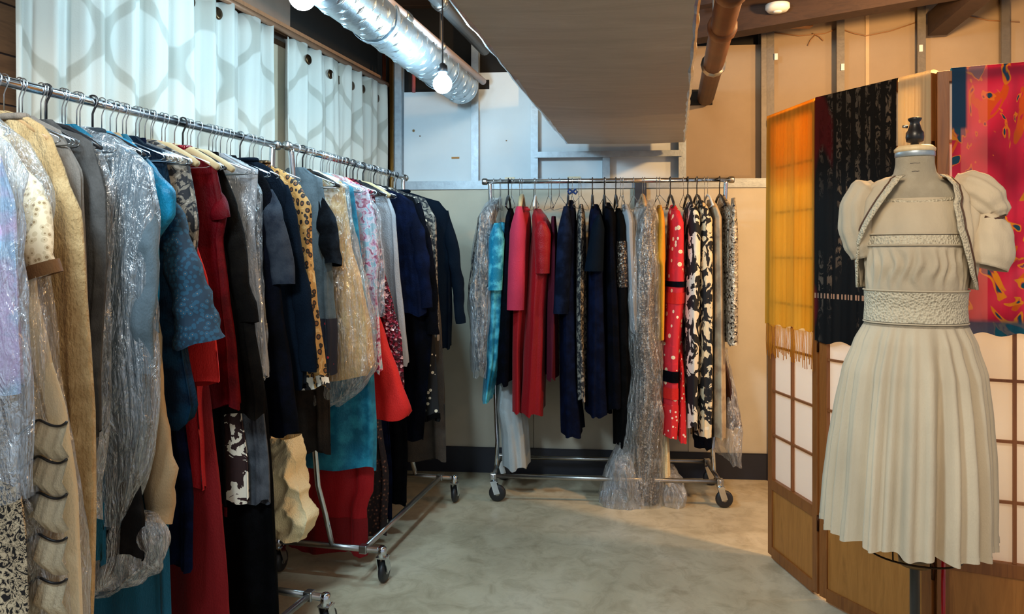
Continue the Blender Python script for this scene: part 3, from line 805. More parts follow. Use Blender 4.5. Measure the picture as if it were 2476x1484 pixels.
# black wavy trims on the tiers of the cream dress
for (ya, yb_) in ((1040, 1015), (1125, 1105), (1215, 1190), (1310, 1295), (1420, 1395)):
    P_ = []
    for i in range(25):
        f = i/24; x = 20+140*f; y = ya+(yb_-ya)*f+12*math.sin(f*9)
        a, z = side('near', 1.70, x, y, -.045); P_.append(V((a, -.046-.004*math.sin(f*12), z-g.location.z)))
    MB().tube(P_, .0028, 6).build('tier_trim', blackp, g, True)
    mb = MB(); rr = []
    for i, q in enumerate(P_): rr.append([q+V((0, .004, 0)), q+V((0, -.012+.006*math.sin(i*1.7), -.045)), q+V((0, .006, -.075))])
    mb.loft(rr, close=False); mb.build('tier_ruffle', cream, g, True)
band_cover('garment_cover', 'thin clear cover over the cream tiered dress', 'near', 1.70, [(0, 290), (70, 350), (112, 450), (108, 680), (124, 900), (172, 1200), (190, 1600)], pl1, th=.062, crumple=.010)
garment('coat', 'long tan knitted sleeveless coat with straight front edge', 'coat', 'near', 1.80, [(60, 275), (120, 340), (160, 430), (196, 520), (205, 700), (215, 860), (222, 1000), (222, 1250), (214, 1600)], tan, th=.020, folds=8, hang='wood', collar=cloth('grey_brown_collar', rgb(120, 108, 96)), cap=.15)
garment('blazer', 'grey brown blazer top behind the tan knitted coat', 'blazer', 'near', 1.865, [(80, 270), (150, 330), (200, 420), (205, 620), (215, 1000)], cloth('taupe', rgb(116, 108, 100)), th=.016, hang='wire')
garment('dress', 'grey dress in plastic between tan coat and teal jacket', 'dress', 'near', 1.915, [(150, 320), (220, 380), (255, 470), (258, 640), (240, 900), (240, 1050)], grey, th=.018, hang='wire')
band_cover('garment_cover', 'cloudy plastic cover with a cream shoulder pad inside, right of the tan coat', 'near', 1.945, [(160, 315), (225, 360), (262, 440), (266, 620), (262, 800), (248, 1100), (240, 1250)], pl1, th=.024)
garment('skirt', 'bright teal narrow skirt strip beside the tan coat hem', 'skirt', 'near', 1.985, [(180, 350), (225, 500), (238, 800), (246, 1100), (246, 1362)], tealk, th=.014, hang='wire')
garment('jacket', 'grey blue jacket in plastic with notched lapels', 'jacket', 'near', 2.03, [(210, 322), (280, 345), (345, 410), (362, 500), (350, 620), (340, 760), (350, 1000), (330, 1150), (322, 1272)], slate, th=.024, hang='wire',
        sleeve=[(345, 420, .04), (355, 640, .038), (345, 900, .034)], collar=cloth('slate_dark', rgb(66, 76, 84)))
garment('skirt', 'charcoal skirt hanging under the plastic wrapped grey blue jacket', 'skirt', 'near', 2.035, [(300, 900), (325, 1100), (345, 1250), (345, 1345)], greyd, th=.020, top=1.1)
band_cover('garment_cover', 'large clear plastic cover over the grey blue jacket', 'near', 2.03, [(190, 315), (290, 335), (360, 400), (372, 520), (366, 760), (372, 980), (350, 1130), (310, 1272)], pl2, th=.044, crumple=.012, cap=.16)
# bunched white film under it
garment('bunched_film', 'bunched whitish plastic film dangling below the charcoal skirt', 'plastic film', 'near', 2.06, [(330, 1240), (370, 1230), (395, 1290), (385, 1360), (350, 1400), (290, 1425)], pl4, th=.05, crumple=.03, amp=.015, noneck=True, left=[(240, 1250), (232, 1330), (240, 1400), (262, 1425)], cap=.2)
garment('blouse', 'bright teal ruched blouse peeking from the plastic, at the start of dark garments', 'blouse', 'near', 2.10, [(330, 385), (372, 410), (415, 465), (408, 520), (372, 580), (368, 800)], teal, th=.03, crumple=.010, hang='wire')
garment('coat', 'tan coat whose sleeve end shows beneath the grey jacket', 'coat', 'near', 2.125, [(300, 420), (330, 700), (350, 900), (365, 1020)], tancl, th=.014, sleeve=[(365, 700, .03), (375, 950, .036), (395, 1130, .05), (385, 1260, .045)])
garment('gown', 'long teal gown lining showing near the floor beside the bunched film', 'gown', 'near', 2.15, [(320, 420), (360, 900), (402, 1250), (410, 1500), (412, 1650)], tealk, th=.016, hang='wire')
garment('robe', 'dark teal velvet robe with wide beaded kimono sleeve', 'robe', 'near', 2.185, [(350, 420), (395, 450), (420, 520), (425, 640), (445, 840), (470, 985), (460, 1015), (440, 1030)], tealv, th=.026, folds=6, amp=.010, hang='wire',
        sleeve=[(400, 470, .035), (435, 600, .050), (470, 740, .068), (485, 825, .078)], sleeve_mat=tealb)
garment('dress', 'navy blue dress below the dark teal robe hem', 'dress', 'near', 2.22, [(350, 420), (400, 600), (440, 1000), (462, 1200), (460, 1375)], navy, th=.018, hang='wire')
garment('blouse', 'white speckled navy blouse shoulder beside the red garments', 'blouse', 'near', 2.255, [(375, 385), (420, 410), (455, 470), (480, 540), (470, 640), (465, 760)], bwgrey, th=.016, hang='wire')
garment('dress', 'bright orange red dress with stitched side edge', 'dress', 'near', 2.285, [(405, 385), (440, 430), (470, 580), (498, 680), (518, 840), (523, 930)], orange, th=.018, hang='tan', folds=3)
garment('skirt', 'red pleated skirt below the orange red dress', 'skirt', 'near', 2.315, [(420, 400), (460, 700), (482, 950), (494, 1100), (500, 1175)], red, th=.018, folds=8, amp=.012)
garment('gown', 'long dark red gown reaching the floor', 'gown', 'near', 2.335, [(425, 400), (470, 700), (510, 1000), (528, 1200), (548, 1440), (556, 1640)], redd, th=.018, folds=4, hang='wire')
garment('dress', 'maroon dress with red beaded neckline', 'dress', 'near', 2.375, [(405, 385), (470, 400), (520, 450), (545, 525), (535, 580), (548, 700), (568, 860), (578, 985)], maroon, th=.022, hang='tan', collar=sequin('red_beads', rgb(110, 8, 20), rgb(170, 30, 50), rgb(230, 200, 200), 160), sleeve=[(525, 460, .03), (540, 530, .035)])
garment('dress', 'black dress with dark red hem edge between red gown and black coat', 'dress', 'near', 2.41, [(440, 395), (500, 500), (530, 800), (542, 1100), (546, 1240)], black, th=.014, hem=(maroon, .03), hang='black')
garment('coat', 'brown black coat with belt seams and wide hem', 'coat', 'near', 2.445, [(470, 390), (530, 430), (572, 500), (590, 640), (612, 800), (634, 950), (634, 1008)], brownb, th=.022, hang='tan', sleeve=[(565, 500, .035), (580, 640, .035), (600, 780, .034)], belt=(black, 1.24, 1.30))
garment('skirt', 'brown and cream floral skirt showing under the black coat', 'skirt', 'near', 2.475, [(480, 450), (560, 800), (585, 1000), (600, 1120), (602, 1210)], printed('brown_white_floral', [(0, rgb(44, 18, 16)), (.5, rgb(50, 20, 18)), (.53, rgb(240, 228, 205))], 18, 'noise', dist=1.2), th=.016)
garment('skirt', 'sheer charcoal grey skirt beside the brown floral skirt', 'skirt', 'near', 2.50, [(490, 450), (590, 800), (630, 1000), (642, 1120), (645, 1215)], cloth('sheer_charcoal', rgb(74, 78, 84), rgb(96, 100, 106), .35), th=.014, amp=.012)
garment('gown', 'long black gown with its hem out of the frame', 'gown', 'near', 2.53, [(500, 450), (600, 700), (645, 1000), (660, 1200), (676, 1484), (680, 1580)], black, th=.018, folds=5, hang='wire')
garment('top', 'silver satin top in plastic near the padded hanger', 'top', 'near', 2.565, [(540, 395), (590, 430), (622, 480), (612, 560), (618, 640), (632, 780), (642, 905)], greysat, th=.018, hang='wire')
band_cover('garment_cover', 'shiny clear cover over the silver satin top', 'near', 2.57, [(530, 388), (595, 415), (632, 462), (628, 560), (630, 640), (640, 780), (648, 910)], pl1, th=.028)
garment('dress', 'deep navy dress with grey lace short sleeve', 'dress', 'near', 2.62, [(575, 392), (625, 410), (655, 460), (662, 560), (680, 750), (700, 900), (716, 1050)], navyd, th=.024, hang='wire', folds=6,
        sleeve=[(655, 465, .035), (672, 560, .040), (690, 690, .042)], sleeve_mat=cloth('grey_lace_sleeve', rgb(70, 76, 86), rgb(40, 46, 58)))
garment('jacket', 'dark navy wool jacket with high collar on the near rack end', 'jacket', 'near', 2.69, [(590, 385), (655, 405), (692, 450), (705, 560), (725, 720), (740, 860), (738, 935)], navyt, th=.026, hang='black', collar=navyt,
        sleeve=[(690, 460, .036), (712, 600, .038), (738, 760, .036), (750, 900, .034)])
garment('skirt', 'dark brown speckled skirt edge left of the cream cloth', 'skirt', 'near', 2.72, [(600, 450), (640, 900), (652, 1060)], brsp, th=.014)
garment('dress', 'leopard print dress with lace hem on the near rack end', 'dress', 'near', 2.765, [(690, 420), (722, 440), (752, 500), (752, 600), (762, 720), (785, 900), (792, 935)], leop, th=.020, hang='wire', collar=brz, hem=(bwp, .05))
# cream cloth hanging low
garment('trousers', 'cream crumpled cotton trousers hanging low before the red skirt', 'trousers', 'near', 2.79, [(716, 1056), (726, 1120), (736, 1190), (757, 1250), (750, 1275), (735, 1296)], creamc, th=.040, crumple=.0245, noneck=True, left=[(668, 1060), (662, 1110), (660, 1170), (655, 1240), (660, 1275), (662, 1290)], amp=.012, folds=3, levels=70)

grp = 'wire hangers crowded along the near rail'
for i in range(26):
    dd = 1.50+i*.052+random.uniform(-.012, .012)
    hanger('wire', 'near', dd, spare('near', dd), grp, 0, None, random.uniform(-.35, .35))
for dd, nm in ((1.93, 'black hooked hanger standing out tall on the near rail, left one'), (2.07, 'black hooked hanger on the near rail above the teal sleeve')):
    hanger('black', 'near', dd, nm, None, 0, None, .1)

# ------------------------------------------------------------------ middle rack
garment('dress', 'slate grey mesh dress with short sleeve and dark patterned body', 'dress', 'mid', 2.99, [(735, 425), (752, 450), (776, 500), (794, 560), (800, 700), (808, 800), (806, 900)], slate, th=.022, hang='wire',
        sleeve=[(776, 480, .036), (795, 560, .042), (806, 640, .038)], sleeve_mat=cloth('black_slate_sleeve', rgb(22, 26, 34), rgb(44, 52, 62)), hem=(printed('navy_red_print', [(0, rgb(190, 40, 50)), (.12, rgb(14, 16, 34))], 24), .22))
garment('coat', 'brown grey tweed coat with straight hem by the chrome upright', 'coat', 'mid', 3.04, [(740, 430), (775, 500), (785, 800), (795, 1000), (796, 1092)], cloth('tweed', rgb(72, 62, 54), rgb(50, 44, 40)), th=.016, hang='black', belt=(black, .95, .99), cap=.10)
garment('dress', 'golden fur dress with white lace bodice', 'dress', 'mid', 3.10, [(790, 425), (822, 440), (830, 520), (845, 590), (872, 680), (893, 790), (898, 880), (880, 915)], gold, th=.040, hang='white', folds=3, sleeve=None)
garment('bodice', 'white gold lace bodice worn over the golden fur dress', 'bodice', 'mid', 3.095, [(770, 424), (824, 434), (822, 500), (815, 560), (836, 600)], whitel, th=.040, cap=.14, folds=4)
band_cover('garment_cover', 'clear plastic cover bunched beneath the golden fur dress', 'mid', 3.10, [(770, 415), (838, 425), (850, 520), (865, 600), (888, 690), (904, 800), (908, 890), (880, 930), (850, 960), (810, 980)], pl3, th=.052, crumple=.014)
garment('dress', 'teal blue print dress with straight hem above red tiers', 'dress', 'mid', 3.19, [(830, 440), (855, 470), (870, 560), (880, 650), (898, 800), (906, 920), (912, 1040), (910, 1132)], bteal, th=.026, hang='wire', folds=4, amp=.010)
garment('gown', 'red tiered gown ending just above the rack base bar', 'gown', 'mid', 3.25, [(830, 450), (870, 700), (890, 1000), (900, 1135), (898, 1195), (882, 1215), (884, 1300), (884, 1338)], red, th=.024, hang='wire', folds=6, amp=.012, hem=(redd, .16))
garment('top', 'pink and white floral top in clear plastic', 'top', 'mid', 3.31, [(860, 455), (890, 480), (910, 540), (916, 620), (910, 700), (918, 830), (922, 900)], pink, th=.020, hang='white')
band_cover('garment_cover', 'clear plastic cover over the pink floral top', 'mid', 3.31, [(850, 440), (888, 462), (920, 520), (928, 640), (926, 760)], pl1, th=.03)
garment('skirt', 'bright red flared skirt spreading out to the right', 'skirt', 'mid', 3.37, [(860, 470), (890, 600), (908, 730), (935, 820), (965, 910), (995, 998), (985, 1010)], orange, th=.030, hang='wire', folds=4, amp=.008)
garment('dress', 'burgundy sequin dress behind the red flared skirt', 'dress', 'mid', 3.44, [(880, 460), (905, 520), (925, 640), (948, 740), (968, 820), (972, 880), (975, 935)], seqr, th=.020, hang='black', folds=3)
garment('gown', 'brown speckled long gown showing low beside the red tiers', 'gown', 'mid', 3.47, [(880, 480), (905, 800), (915, 1000), (935, 1150), (930, 1290)], brsp, th=.014)
garment('gown', 'navy gown with thin pink piping beside the brown speckled one', 'gown', 'mid', 3.51, [(885, 480), (920, 800), (938, 1000), (945, 1150), (943, 1258)], navy, th=.013, hang='black')
garment('blouse', 'silver grey satin blouse next to the navy jackets', 'blouse', 'mid', 3.56, [(905, 455), (935, 475), (955, 520), (962, 640), (975, 780), (985, 880)], greysat, th=.018, hang='tan')
garment('coat', 'long black coat on the middle rack with hem near the floor', 'coat', 'mid', 3.62, [(910, 470), (955, 600), (975, 900), (985, 1100), (982, 1218)], black, th=.016, hang='black')
garment('jacket', 'navy blue jacket with long sleeve on a white hanger', 'jacket', 'mid', 3.68, [(915, 455), (965, 465), (1000, 490), (1015, 560), (1028, 700), (1030, 760)], navy, th=.022, hang='white', sleeve=[(1000, 500, .038), (1020, 620, .038), (1032, 745, .034)])
garment('dress', 'deep navy long dress behind the navy jacket', 'dress', 'mid', 3.75, [(940, 460), (1000, 475), (1028, 540), (1036, 700), (1048, 800), (1030, 1000), (1025, 1060)], navyd, th=.024, hang='black', sleeve=[(1015, 500, .036), (1038, 650, .036), (1048, 805, .032)])
garment('dress', 'black polka dot dress with cream spots', 'dress', 'mid', 3.82, [(960, 465), (1010, 480), (1040, 560), (1044, 750), (1052, 900), (1060, 1015)], polka, th=.018, hang='wire', hem=(black, .05))
garment('blouse', 'grey and black snake print blouse behind the polka dot dress', 'blouse', 'mid', 3.88, [(975, 465), (1030, 480), (1055, 530), (1056, 700), (1060, 820)], bwgrey, th=.018, hang='wire')
garment('coat', 'long grey brown raincoat, hem near the rear caster', 'coat', 'mid', 3.94, [(975, 470), (1040, 520), (1066, 800), (1072, 1000), (1074, 1112)], cloth('grey_brown_coat', rgb(92, 84, 76), rgb(78, 72, 66)), th=.018, hang='black')
garment('jacket', 'dark teal navy jacket with long hanging sleeve, last on the middle rack', 'jacket', 'mid', 4.04, [(1030, 478), (1062, 486), (1085, 515), (1090, 620), (1092, 760), (1090, 840)], navyt, th=.026, hang='black', collar=navyt, sleeve=[(1082, 515, .036), (1098, 620, .034), (1108, 700, .030), (1115, 780, .026)],
        extra=lambda e, zb: MB().tube([(.20, -.02, .2), (.205, -.02, 0), (.20, -.02, -.25)], .006, 6, flat=.4).build('belt_tail', navyd, e))
grp = 'wire hangers crowded along the middle rail'
for i in range(16):
    dd = 3.0+i*.07+random.uniform(-.015, .015)
    hanger('wire', 'mid', dd, spare('mid', dd), grp, 0, None, random.uniform(-.35, .35))

# ------------------------------------------------------------------ far rack: garments seen edge-on
def far(name, label, cat, prof, mat, a1=.19, ax_=.16, folds=5, amp=.010, sleeve=None, sleeve_mat=None, hang='wire', crumple=0, hem=None, collar=None, group=None, a0=-.17, hemw=.012, belt=None, bulge=1.0, extra=None):
    """prof: (y, x_left, x_right) of the edge facing the aisle, neck to hem"""
    NSEED[0] += 1; seed = NSEED[0]
    xc = (prof[0][1]+prof[0][2])/2
    A, u, p, ang, zr = FR['far']
    k = (xc-CX)/F; X = k*(4.20-ax_); 
    for _ in range(4): X = k*(farY(X)-ax_)
    O, u, p, ang, zr = frame('far', X)
    def loc(x, y):
        kk = (x-CX)/F; Q = O+p*ax_; bb = (kk*Q.y-Q.x)/(u.x-kk*u.y); return bb, zat(y, Q.y+bb*u.y)
    lv = []; zt = None
    for y, xl, xr in prof:
        bl, z = loc(xl, y); br, _ = loc(xr, y)
        if zt is None: zt = z
        q = (zt-z); aa = min(1, .30+q/.11)
        lv.append((z, a0*aa, a1*aa+.02*min(1, q/1.0), (bl+br)/2, (br-bl)/2*bulge))
    z0 = lv[0][0]
    if z0 > 1.58:
        l1 = lv[0]; lv = [l1, (z0-.05, a0*.8, a1*.8, l1[3]*.5+lv[1][3]*.5, max(l1[4], lv[1][4]*.8)), (z0-.10, a0, a1, lv[1][3], max(l1[4], lv[1][4]*.95))]+[l for l in lv[1:] if l[0] < z0-.12]
    zb = lv[-1][0]
    e = thing(name, label, cat, (O.x, O.y, zb), ang, group)
    m = MB(); rings = [[V((v.x, v.y, v.z-zb)) for v in r] for r in body_mesh(lv, folds, amp, seed, crumple=crumple, hemw=hemw, ex=.9)]
    m.loft(rings); m.build('garment_body', mat, e, True)
    if sleeve:
        for (y0, y1, xl0, xr0, xl1, xr1) in sleeve:
            rr = []
            for i in range(13):
                f = i/12; bl, z = loc(xl0+(xl1-xl0)*f, y0+(y1-y0)*f); br, _ = loc(xr0+(xr1-xr0)*f, y0+(y1-y0)*f)
                bc, bh = (bl+br)/2, (br-bl)/2; sh = min(1, .35+f*3)
                rr.append([V((a1+.012+.045*math.cos(t_)*(1 if i else .6)*(1+.05*math.sin(i*2+seed)), bc+bh*sh*math.sin(t_), z-zb)) for t_ in [2*PI*k_/20 for k_ in range(20)]])
            mb = MB(); mb.loft(rr, cap0=True); mb.build('sleeve', sleeve_mat or mat, e, True)
    if hem:
        hm, hh = hem; sel = [[V((v.x*1.03, v.y*1.05, v.z)) for v in r] for r in rings if r[0].z < hh]
        if len(sel) > 1: mb = MB(); mb.loft(sel); mb.build('hem_band', hm, e, True)
    if belt:
        for nm, bm, ya, yb_ in belt:
            za, zc = zat(ya, 4.05)-zb, zat(yb_, 4.05)-zb
            sel = [[V((v.x*1.03, v.y*1.08, v.z)) for v in r] for r in rings if zc <= r[0].z <= za]
            if len(sel) > 1: mb = MB(); mb.loft(sel); mb.build(nm, bm, e, True)
    if collar:
        loop = [(rings[1][k_]) for k_ in range(len(rings[0]))]; loop.append(loop[0]); mb = MB(); mb.tube(loop, .008, 8); mb.build('collar', collar, e, True)
    if extra: extra(e, zb)
    REG['far'].append((X, hang_phrase(label)))
    if hang: hanger(hang, 'far', X, '%s hanger on the far rack holding the %s' % ({'wire': 'wire', 'black': 'black plastic', 'tan': 'padded tan', 'wood': 'wooden', 'white': 'white plastic'}[hang], hang_phrase(label)))
    return e
far('dress', 'white and grey patterned dress in plastic at the left end of the far rack', 'dress', [(480, 1186, 1198), (540, 1150, 1190), (640, 1135, 1180), (700, 1128, 1172), (780, 1140, 1172), (890, 1150, 1178)], bwgrey, a1=.2, amp=.012)
far('garment_cover', 'clear crinkled plastic cover at the left end of the far rack', 'garment cover', [(475, 1180, 1206), (530, 1150, 1204), (640, 1134, 1200), (720, 1126, 1196), (800, 1132, 1194), (905, 1136, 1186)], pl2, a1=.225, a0=-.2, crumple=.014, hang=None, amp=.01)
far('dress', 'turquoise satin dress inside thin plastic', 'dress', [(535, 1200, 1215), (560, 1182, 1226), (640, 1180, 1222), (760, 1178, 1218), (860, 1172, 1210), (968, 1166, 1186)], turq, sleeve=[(540, 700, 1184, 1224, 1182, 1216)])
far('dress', 'deep navy dress between the turquoise and cerise ones', 'dress', [(500, 1224, 1234), (560, 1216, 1240), (700, 1208, 1240), (926, 1198, 1240)], navyd, hang='black')
far('trousers', 'pale grey long trousers hanging to the base bar of the far rack', 'trousers', [(900, 1196, 1262), (1000, 1196, 1266), (1060, 1208, 1270), (1140, 1210, 1273)], paleg, hang=None, a1=.12, folds=7, amp=.012)
far('dress', 'cerise pink crepe dress with elbow sleeve', 'dress', [(496, 1254, 1272), (560, 1236, 1280), (740, 1236, 1274), (860, 1238, 1262), (1000, 1238, 1262)], red, a1=.17, hang='tan', collar=cerise, sleeve=[(500, 748, 1236, 1276, 1224, 1268)], sleeve_mat=cerise)
far('dress', 'crimson satin dress on a white hanger', 'dress', [(502, 1288, 1306), (560, 1284, 1334), (640, 1276, 1332), (760, 1270, 1322), (900, 1264, 1318), (1002, 1256, 1316)], crims, hang='white', folds=5, amp=.010, sleeve=[(536, 660, 1290, 1334, 1296, 1330)])
far('blouse', 'wine purple long blouse right of the crimson dress', 'blouse', [(520, 1332, 1342), (600, 1326, 1350), (760, 1322, 1346), (914, 1320, 1348)], wine, hang='wire')
far('dress', 'navy lace dress with blue bow on its hanger top', 'dress', [(480, 1372, 1386), (540, 1358, 1394), (700, 1352, 1392), (900, 1354, 1396), (1050, 1356, 1412)], navy, hang='black', sleeve=[(500, 756, 1352, 1386, 1338, 1374)], sleeve_mat=cloth('navy_lace', rgb(16, 28, 54), rgb(30, 44, 76)))
far('dress', 'black and grey speckled dress behind the navy lace dress', 'dress', [(490, 1402, 1410), (560, 1394, 1416), (800, 1392, 1416), (962, 1394, 1420)], bwgrey, hang='wire')
far('dress', 'navy dress with flared slate bell sleeve', 'dress', [(490, 1432, 1448), (560, 1424, 1462), (760, 1420, 1466), (900, 1418, 1470), (1002, 1416, 1478)], navy, hang='black', folds=6, sleeve=[(520, 655, 1434, 1462, 1412, 1458)], sleeve_mat=navyt)
far('gown', 'dark navy long gown in the middle of the far rack', 'gown', [(486, 1462, 1478), (560, 1460, 1496), (800, 1462, 1510), (985, 1460, 1522)], navyd, hang='black', folds=6)
far('coat', 'black narrow coat reaching lower than its neighbours', 'coat', [(500, 1494, 1504), (600, 1486, 1520), (860, 1488, 1528), (1080, 1490, 1528)], black, hang='black', belt=[('button_strip', silverb, 580, 700)])
far('top', 'silver metallic top in shiny plastic', 'top', [(490, 1510, 1524), (560, 1506, 1540), (680, 1512, 1544), (800, 1520, 1548)], greysat, hang='wire')
far('gown', 'brown beaded gown reaching nearly to the floor', 'gown', [(490, 1556, 1576), (580, 1546, 1590), (680, 1532, 1588), (760, 1526, 1592), (900, 1532, 1600), (1100, 1528, 1600), (1205, 1518, 1604)], silverb, hang='wood', folds=5, amp=.012)
far('garment_cover', 'long clear cover over the brown beaded gown, spilling on the floor', 'garment cover', [(478, 1548, 1584), (560, 1536, 1596), (680, 1524, 1594), (800, 1520, 1600), (960, 1516, 1606), (1080, 1490, 1608), (1150, 1462, 1612), (1205, 1448, 1616), (1222, 1456, 1612)], pl3, a1=.235, a0=-.1, crumple=.022, hang=None, amp=.012)
far('garment_cover', 'crinkled silver blue plastic drape pooling at the left of the beaded gown', 'garment cover', [(1082, 1496, 1512), (1120, 1476, 1530), (1170, 1456, 1545), (1218, 1446, 1560)], plastic('film_silver', (.62, .70, .80, 1), .62, 20), a1=.27, a0=.02, crumple=.030, hang=None, amp=.012)
far('garment_cover', 'cream tinted plastic film pooling on the floor at the beaded gown right', 'garment cover', [(1140, 1600, 1640), (1165, 1602, 1655), (1195, 1604, 1660), (1222, 1606, 1655)], pl4, a1=.24, a0=.0, crumple=.026, hang=None, amp=.012)
far('dress', 'mustard yellow short dress with narrow tie', 'dress', [(492, 1598, 1606), (560, 1588, 1612), (628, 1580, 1614), (640, 1592, 1610), (824, 1594, 1606)], must, hang='wire', folds=3, amp=.003)
far('gown', 'long cream gown lower end beside the beaded gown', 'gown', [(1000, 1602, 1620), (1100, 1602, 1620), (1176, 1600, 1622)], creamc, hang=None, a1=.16)
far('dress', 'red floral dress with navy and red bands', 'dress', [(492, 1630, 1642), (560, 1624, 1660), (680, 1618, 1662), (860, 1606, 1650), (1000, 1604, 1646), (1055, 1604, 1640)], redfl, hang='black', folds=3, belt=[('navy_band', navyd, 672, 704), ('red_band', orange, 704, 732), ('navy_band', navyd, 880, 925), ('red_band', orange, 925, 965), ('dotted_band', reddot, 965, 1060)])
far('skirt', 'narrow red skirt with small white dots', 'skirt', [(780, 1642, 1656), (900, 1642, 1656), (1064, 1636, 1662)], reddot, hang=None, folds=3)
far('dress', 'black and white swirl print dress right of the red floral dress', 'dress', [(484, 1674, 1686), (560, 1664, 1700), (760, 1658, 1696), (960, 1660, 1692), (1030, 1660, 1692)], bwp, hang='black')
far('dress', 'black dress with cream flowers and a dark navy hem', 'dress', [(480, 1696, 1710), (560, 1690, 1730), (760, 1690, 1728), (960, 1688, 1726), (1082, 1688, 1722)], bwp2, hang='black', hem=(navyd, .08))
far('dress', 'long beige satin dress near the right end of the far rack', 'dress', [(478, 1724, 1736), (560, 1726, 1750), (800, 1728, 1752), (1060, 1728, 1756)], cloth('beige_satin', rgb(190, 170, 140), rgb(150, 130, 108), .4), hang='white')
far('jacket', 'ivory sequin jacket, last garment on the far rack', 'jacket', [(470, 1756, 1764), (520, 1752, 1776), (700, 1752, 1780), (832, 1754, 1778)], seqw, hang='black', sleeve=[(480, 830, 1758, 1780, 1756, 1780)])
far('skirt', 'dark red brown leather skirt in plastic at the far rack end', 'skirt', [(860, 1756, 1764), (940, 1756, 1778), (1035, 1754, 1800)], brownl, hang=None, a1=.15)
far('garment_cover', 'crumpled clear plastic cover tail below the leather skirt', 'garment cover', [(850, 1752, 1768), (1000, 1752, 1796), (1040, 1748, 1802), (1080, 1742, 1800), (1120, 1756, 1792)], pl3, a1=.19, crumple=.018, hang=None)
grp = 'wire hangers spread along the far rail'
for i in range(18):
    dd = -.08+i*.069+random.uniform(-.02, .02)
    hanger('wire', 'far', dd, spare('far', dd), grp, 0, None, random.uniform(-.3, .3))
# small blue bow on a far hanger
bw_ = thing('ribbon_bow', 'small blue ribbon bow above the navy lace dress', 'bow', (0.34, farY(.34)-.05, 1.70))
m = MB()
for s_ in (-1, 1): m.tube([(0, 0, 0), (s_*.018, 0, .014), (s_*.026, 0, 0), (s_*.018, 0, -.012), (0, 0, 0)], .006, 8)
m.build('loops', cloth('blue_ribbon', rgb(24, 50, 100)), bw_, True)
MB().lathe([(.004, -.008), (.009, 0), (.004, .008)], 10).build('knot', cloth('blue_ribbon', rgb(24, 50, 100)), bw_, True)

# ------------------------------------------------------------------ folding screen
H = [V((1.154, 3.31)), V((1.21, 2.90)), V((1.413, 2.47)), V((1.83, 2.30))]
TOP = 1.96
w_frame = wood('screen_wood', rgb(112, 62, 24), rgb(140, 84, 36), .4)
w_board = wood('screen_board', rgb(150, 94, 36), rgb(176, 116, 52), .45, (10, 10, 1.0))
w_lat = wood('lattice_wood', rgb(120, 66, 30), rgb(142, 84, 42), .5)
def fcol(t_): return (.92, .90, .86, 1), None
paper = sheer('shoji_paper', fcol, 1.0)
scr = thing('folding_screen', 'wooden folding screen with paper lattice panes and solid lower boards', 'folding screen', (H[1].x, H[1].y, 0))
for i in range(3):
    a, b = H[i], H[i+1]; d = b-a; Ln = d.length-.006; ang = math.atan2(d.y, d.x)
    RM = Matrix.Rotation(ang, 4, 'Z'); OF = V((a.x-H[1].x, a.y-H[1].y, 0))
    fr = MB(); sw = .036; th_ = .026
    for x in (sw/2+.003, Ln-sw/2): fr.box((x, 0, TOP/2+.01), (sw, th_, TOP-.02))
    for z, h in ((TOP-.018, .036), (.335, .045), (.035, .05)): fr.box((Ln/2, 0, z), (Ln-2*sw, th_, h))
    fo = fr.build('screen_panel', w_frame, scr, bevel=.002); fo.matrix_local = Matrix.Translation(OF) @ RM
    MB().box((Ln/2, .0, .188), (Ln-2*sw+.004, .010, .262)).build('lower_board', w_board, fo)
    z0, z1 = .358, TOP-.036; nr = 8; nc = 2; cw = (Ln-2*sw)/nc; chh = (z1-z0)/nr
    for c in range(1, nc): MB().box((sw+c*cw, -.004, (z0+z1)/2), (.010, .012, z1-z0)).build('lattice_upright', w_lat, fo)
    for r in range(1, nr): MB().box((Ln/2, -.004, z0+r*chh), (Ln-2*sw, .010, .009)).build('lattice_bar', w_lat, fo)
    me = None
    for c in range(nc):
        for r in range(nr):
            if me is None:
                po = MB().box((0, 0, 0), (cw-.001, .0012, chh-.001)).build('paper_pane', paper, fo); me = po.data
            else:
                po = bpy.data.objects.new('paper_pane', me); C.objects.link(po); po.parent = fo
            po.location = (sw+(c+.5)*cw, .006, z0+(r+.5)*chh)
    if i < 2:
        for z in (.3, 1.0, 1.7): MB().tube([(Ln+.006, -.012, z-.03), (Ln+.006, -.012, z+.03)], .005, 8).build('hinge', metal('hinge_dark', rgb(70, 40, 24), .4), fo, True)

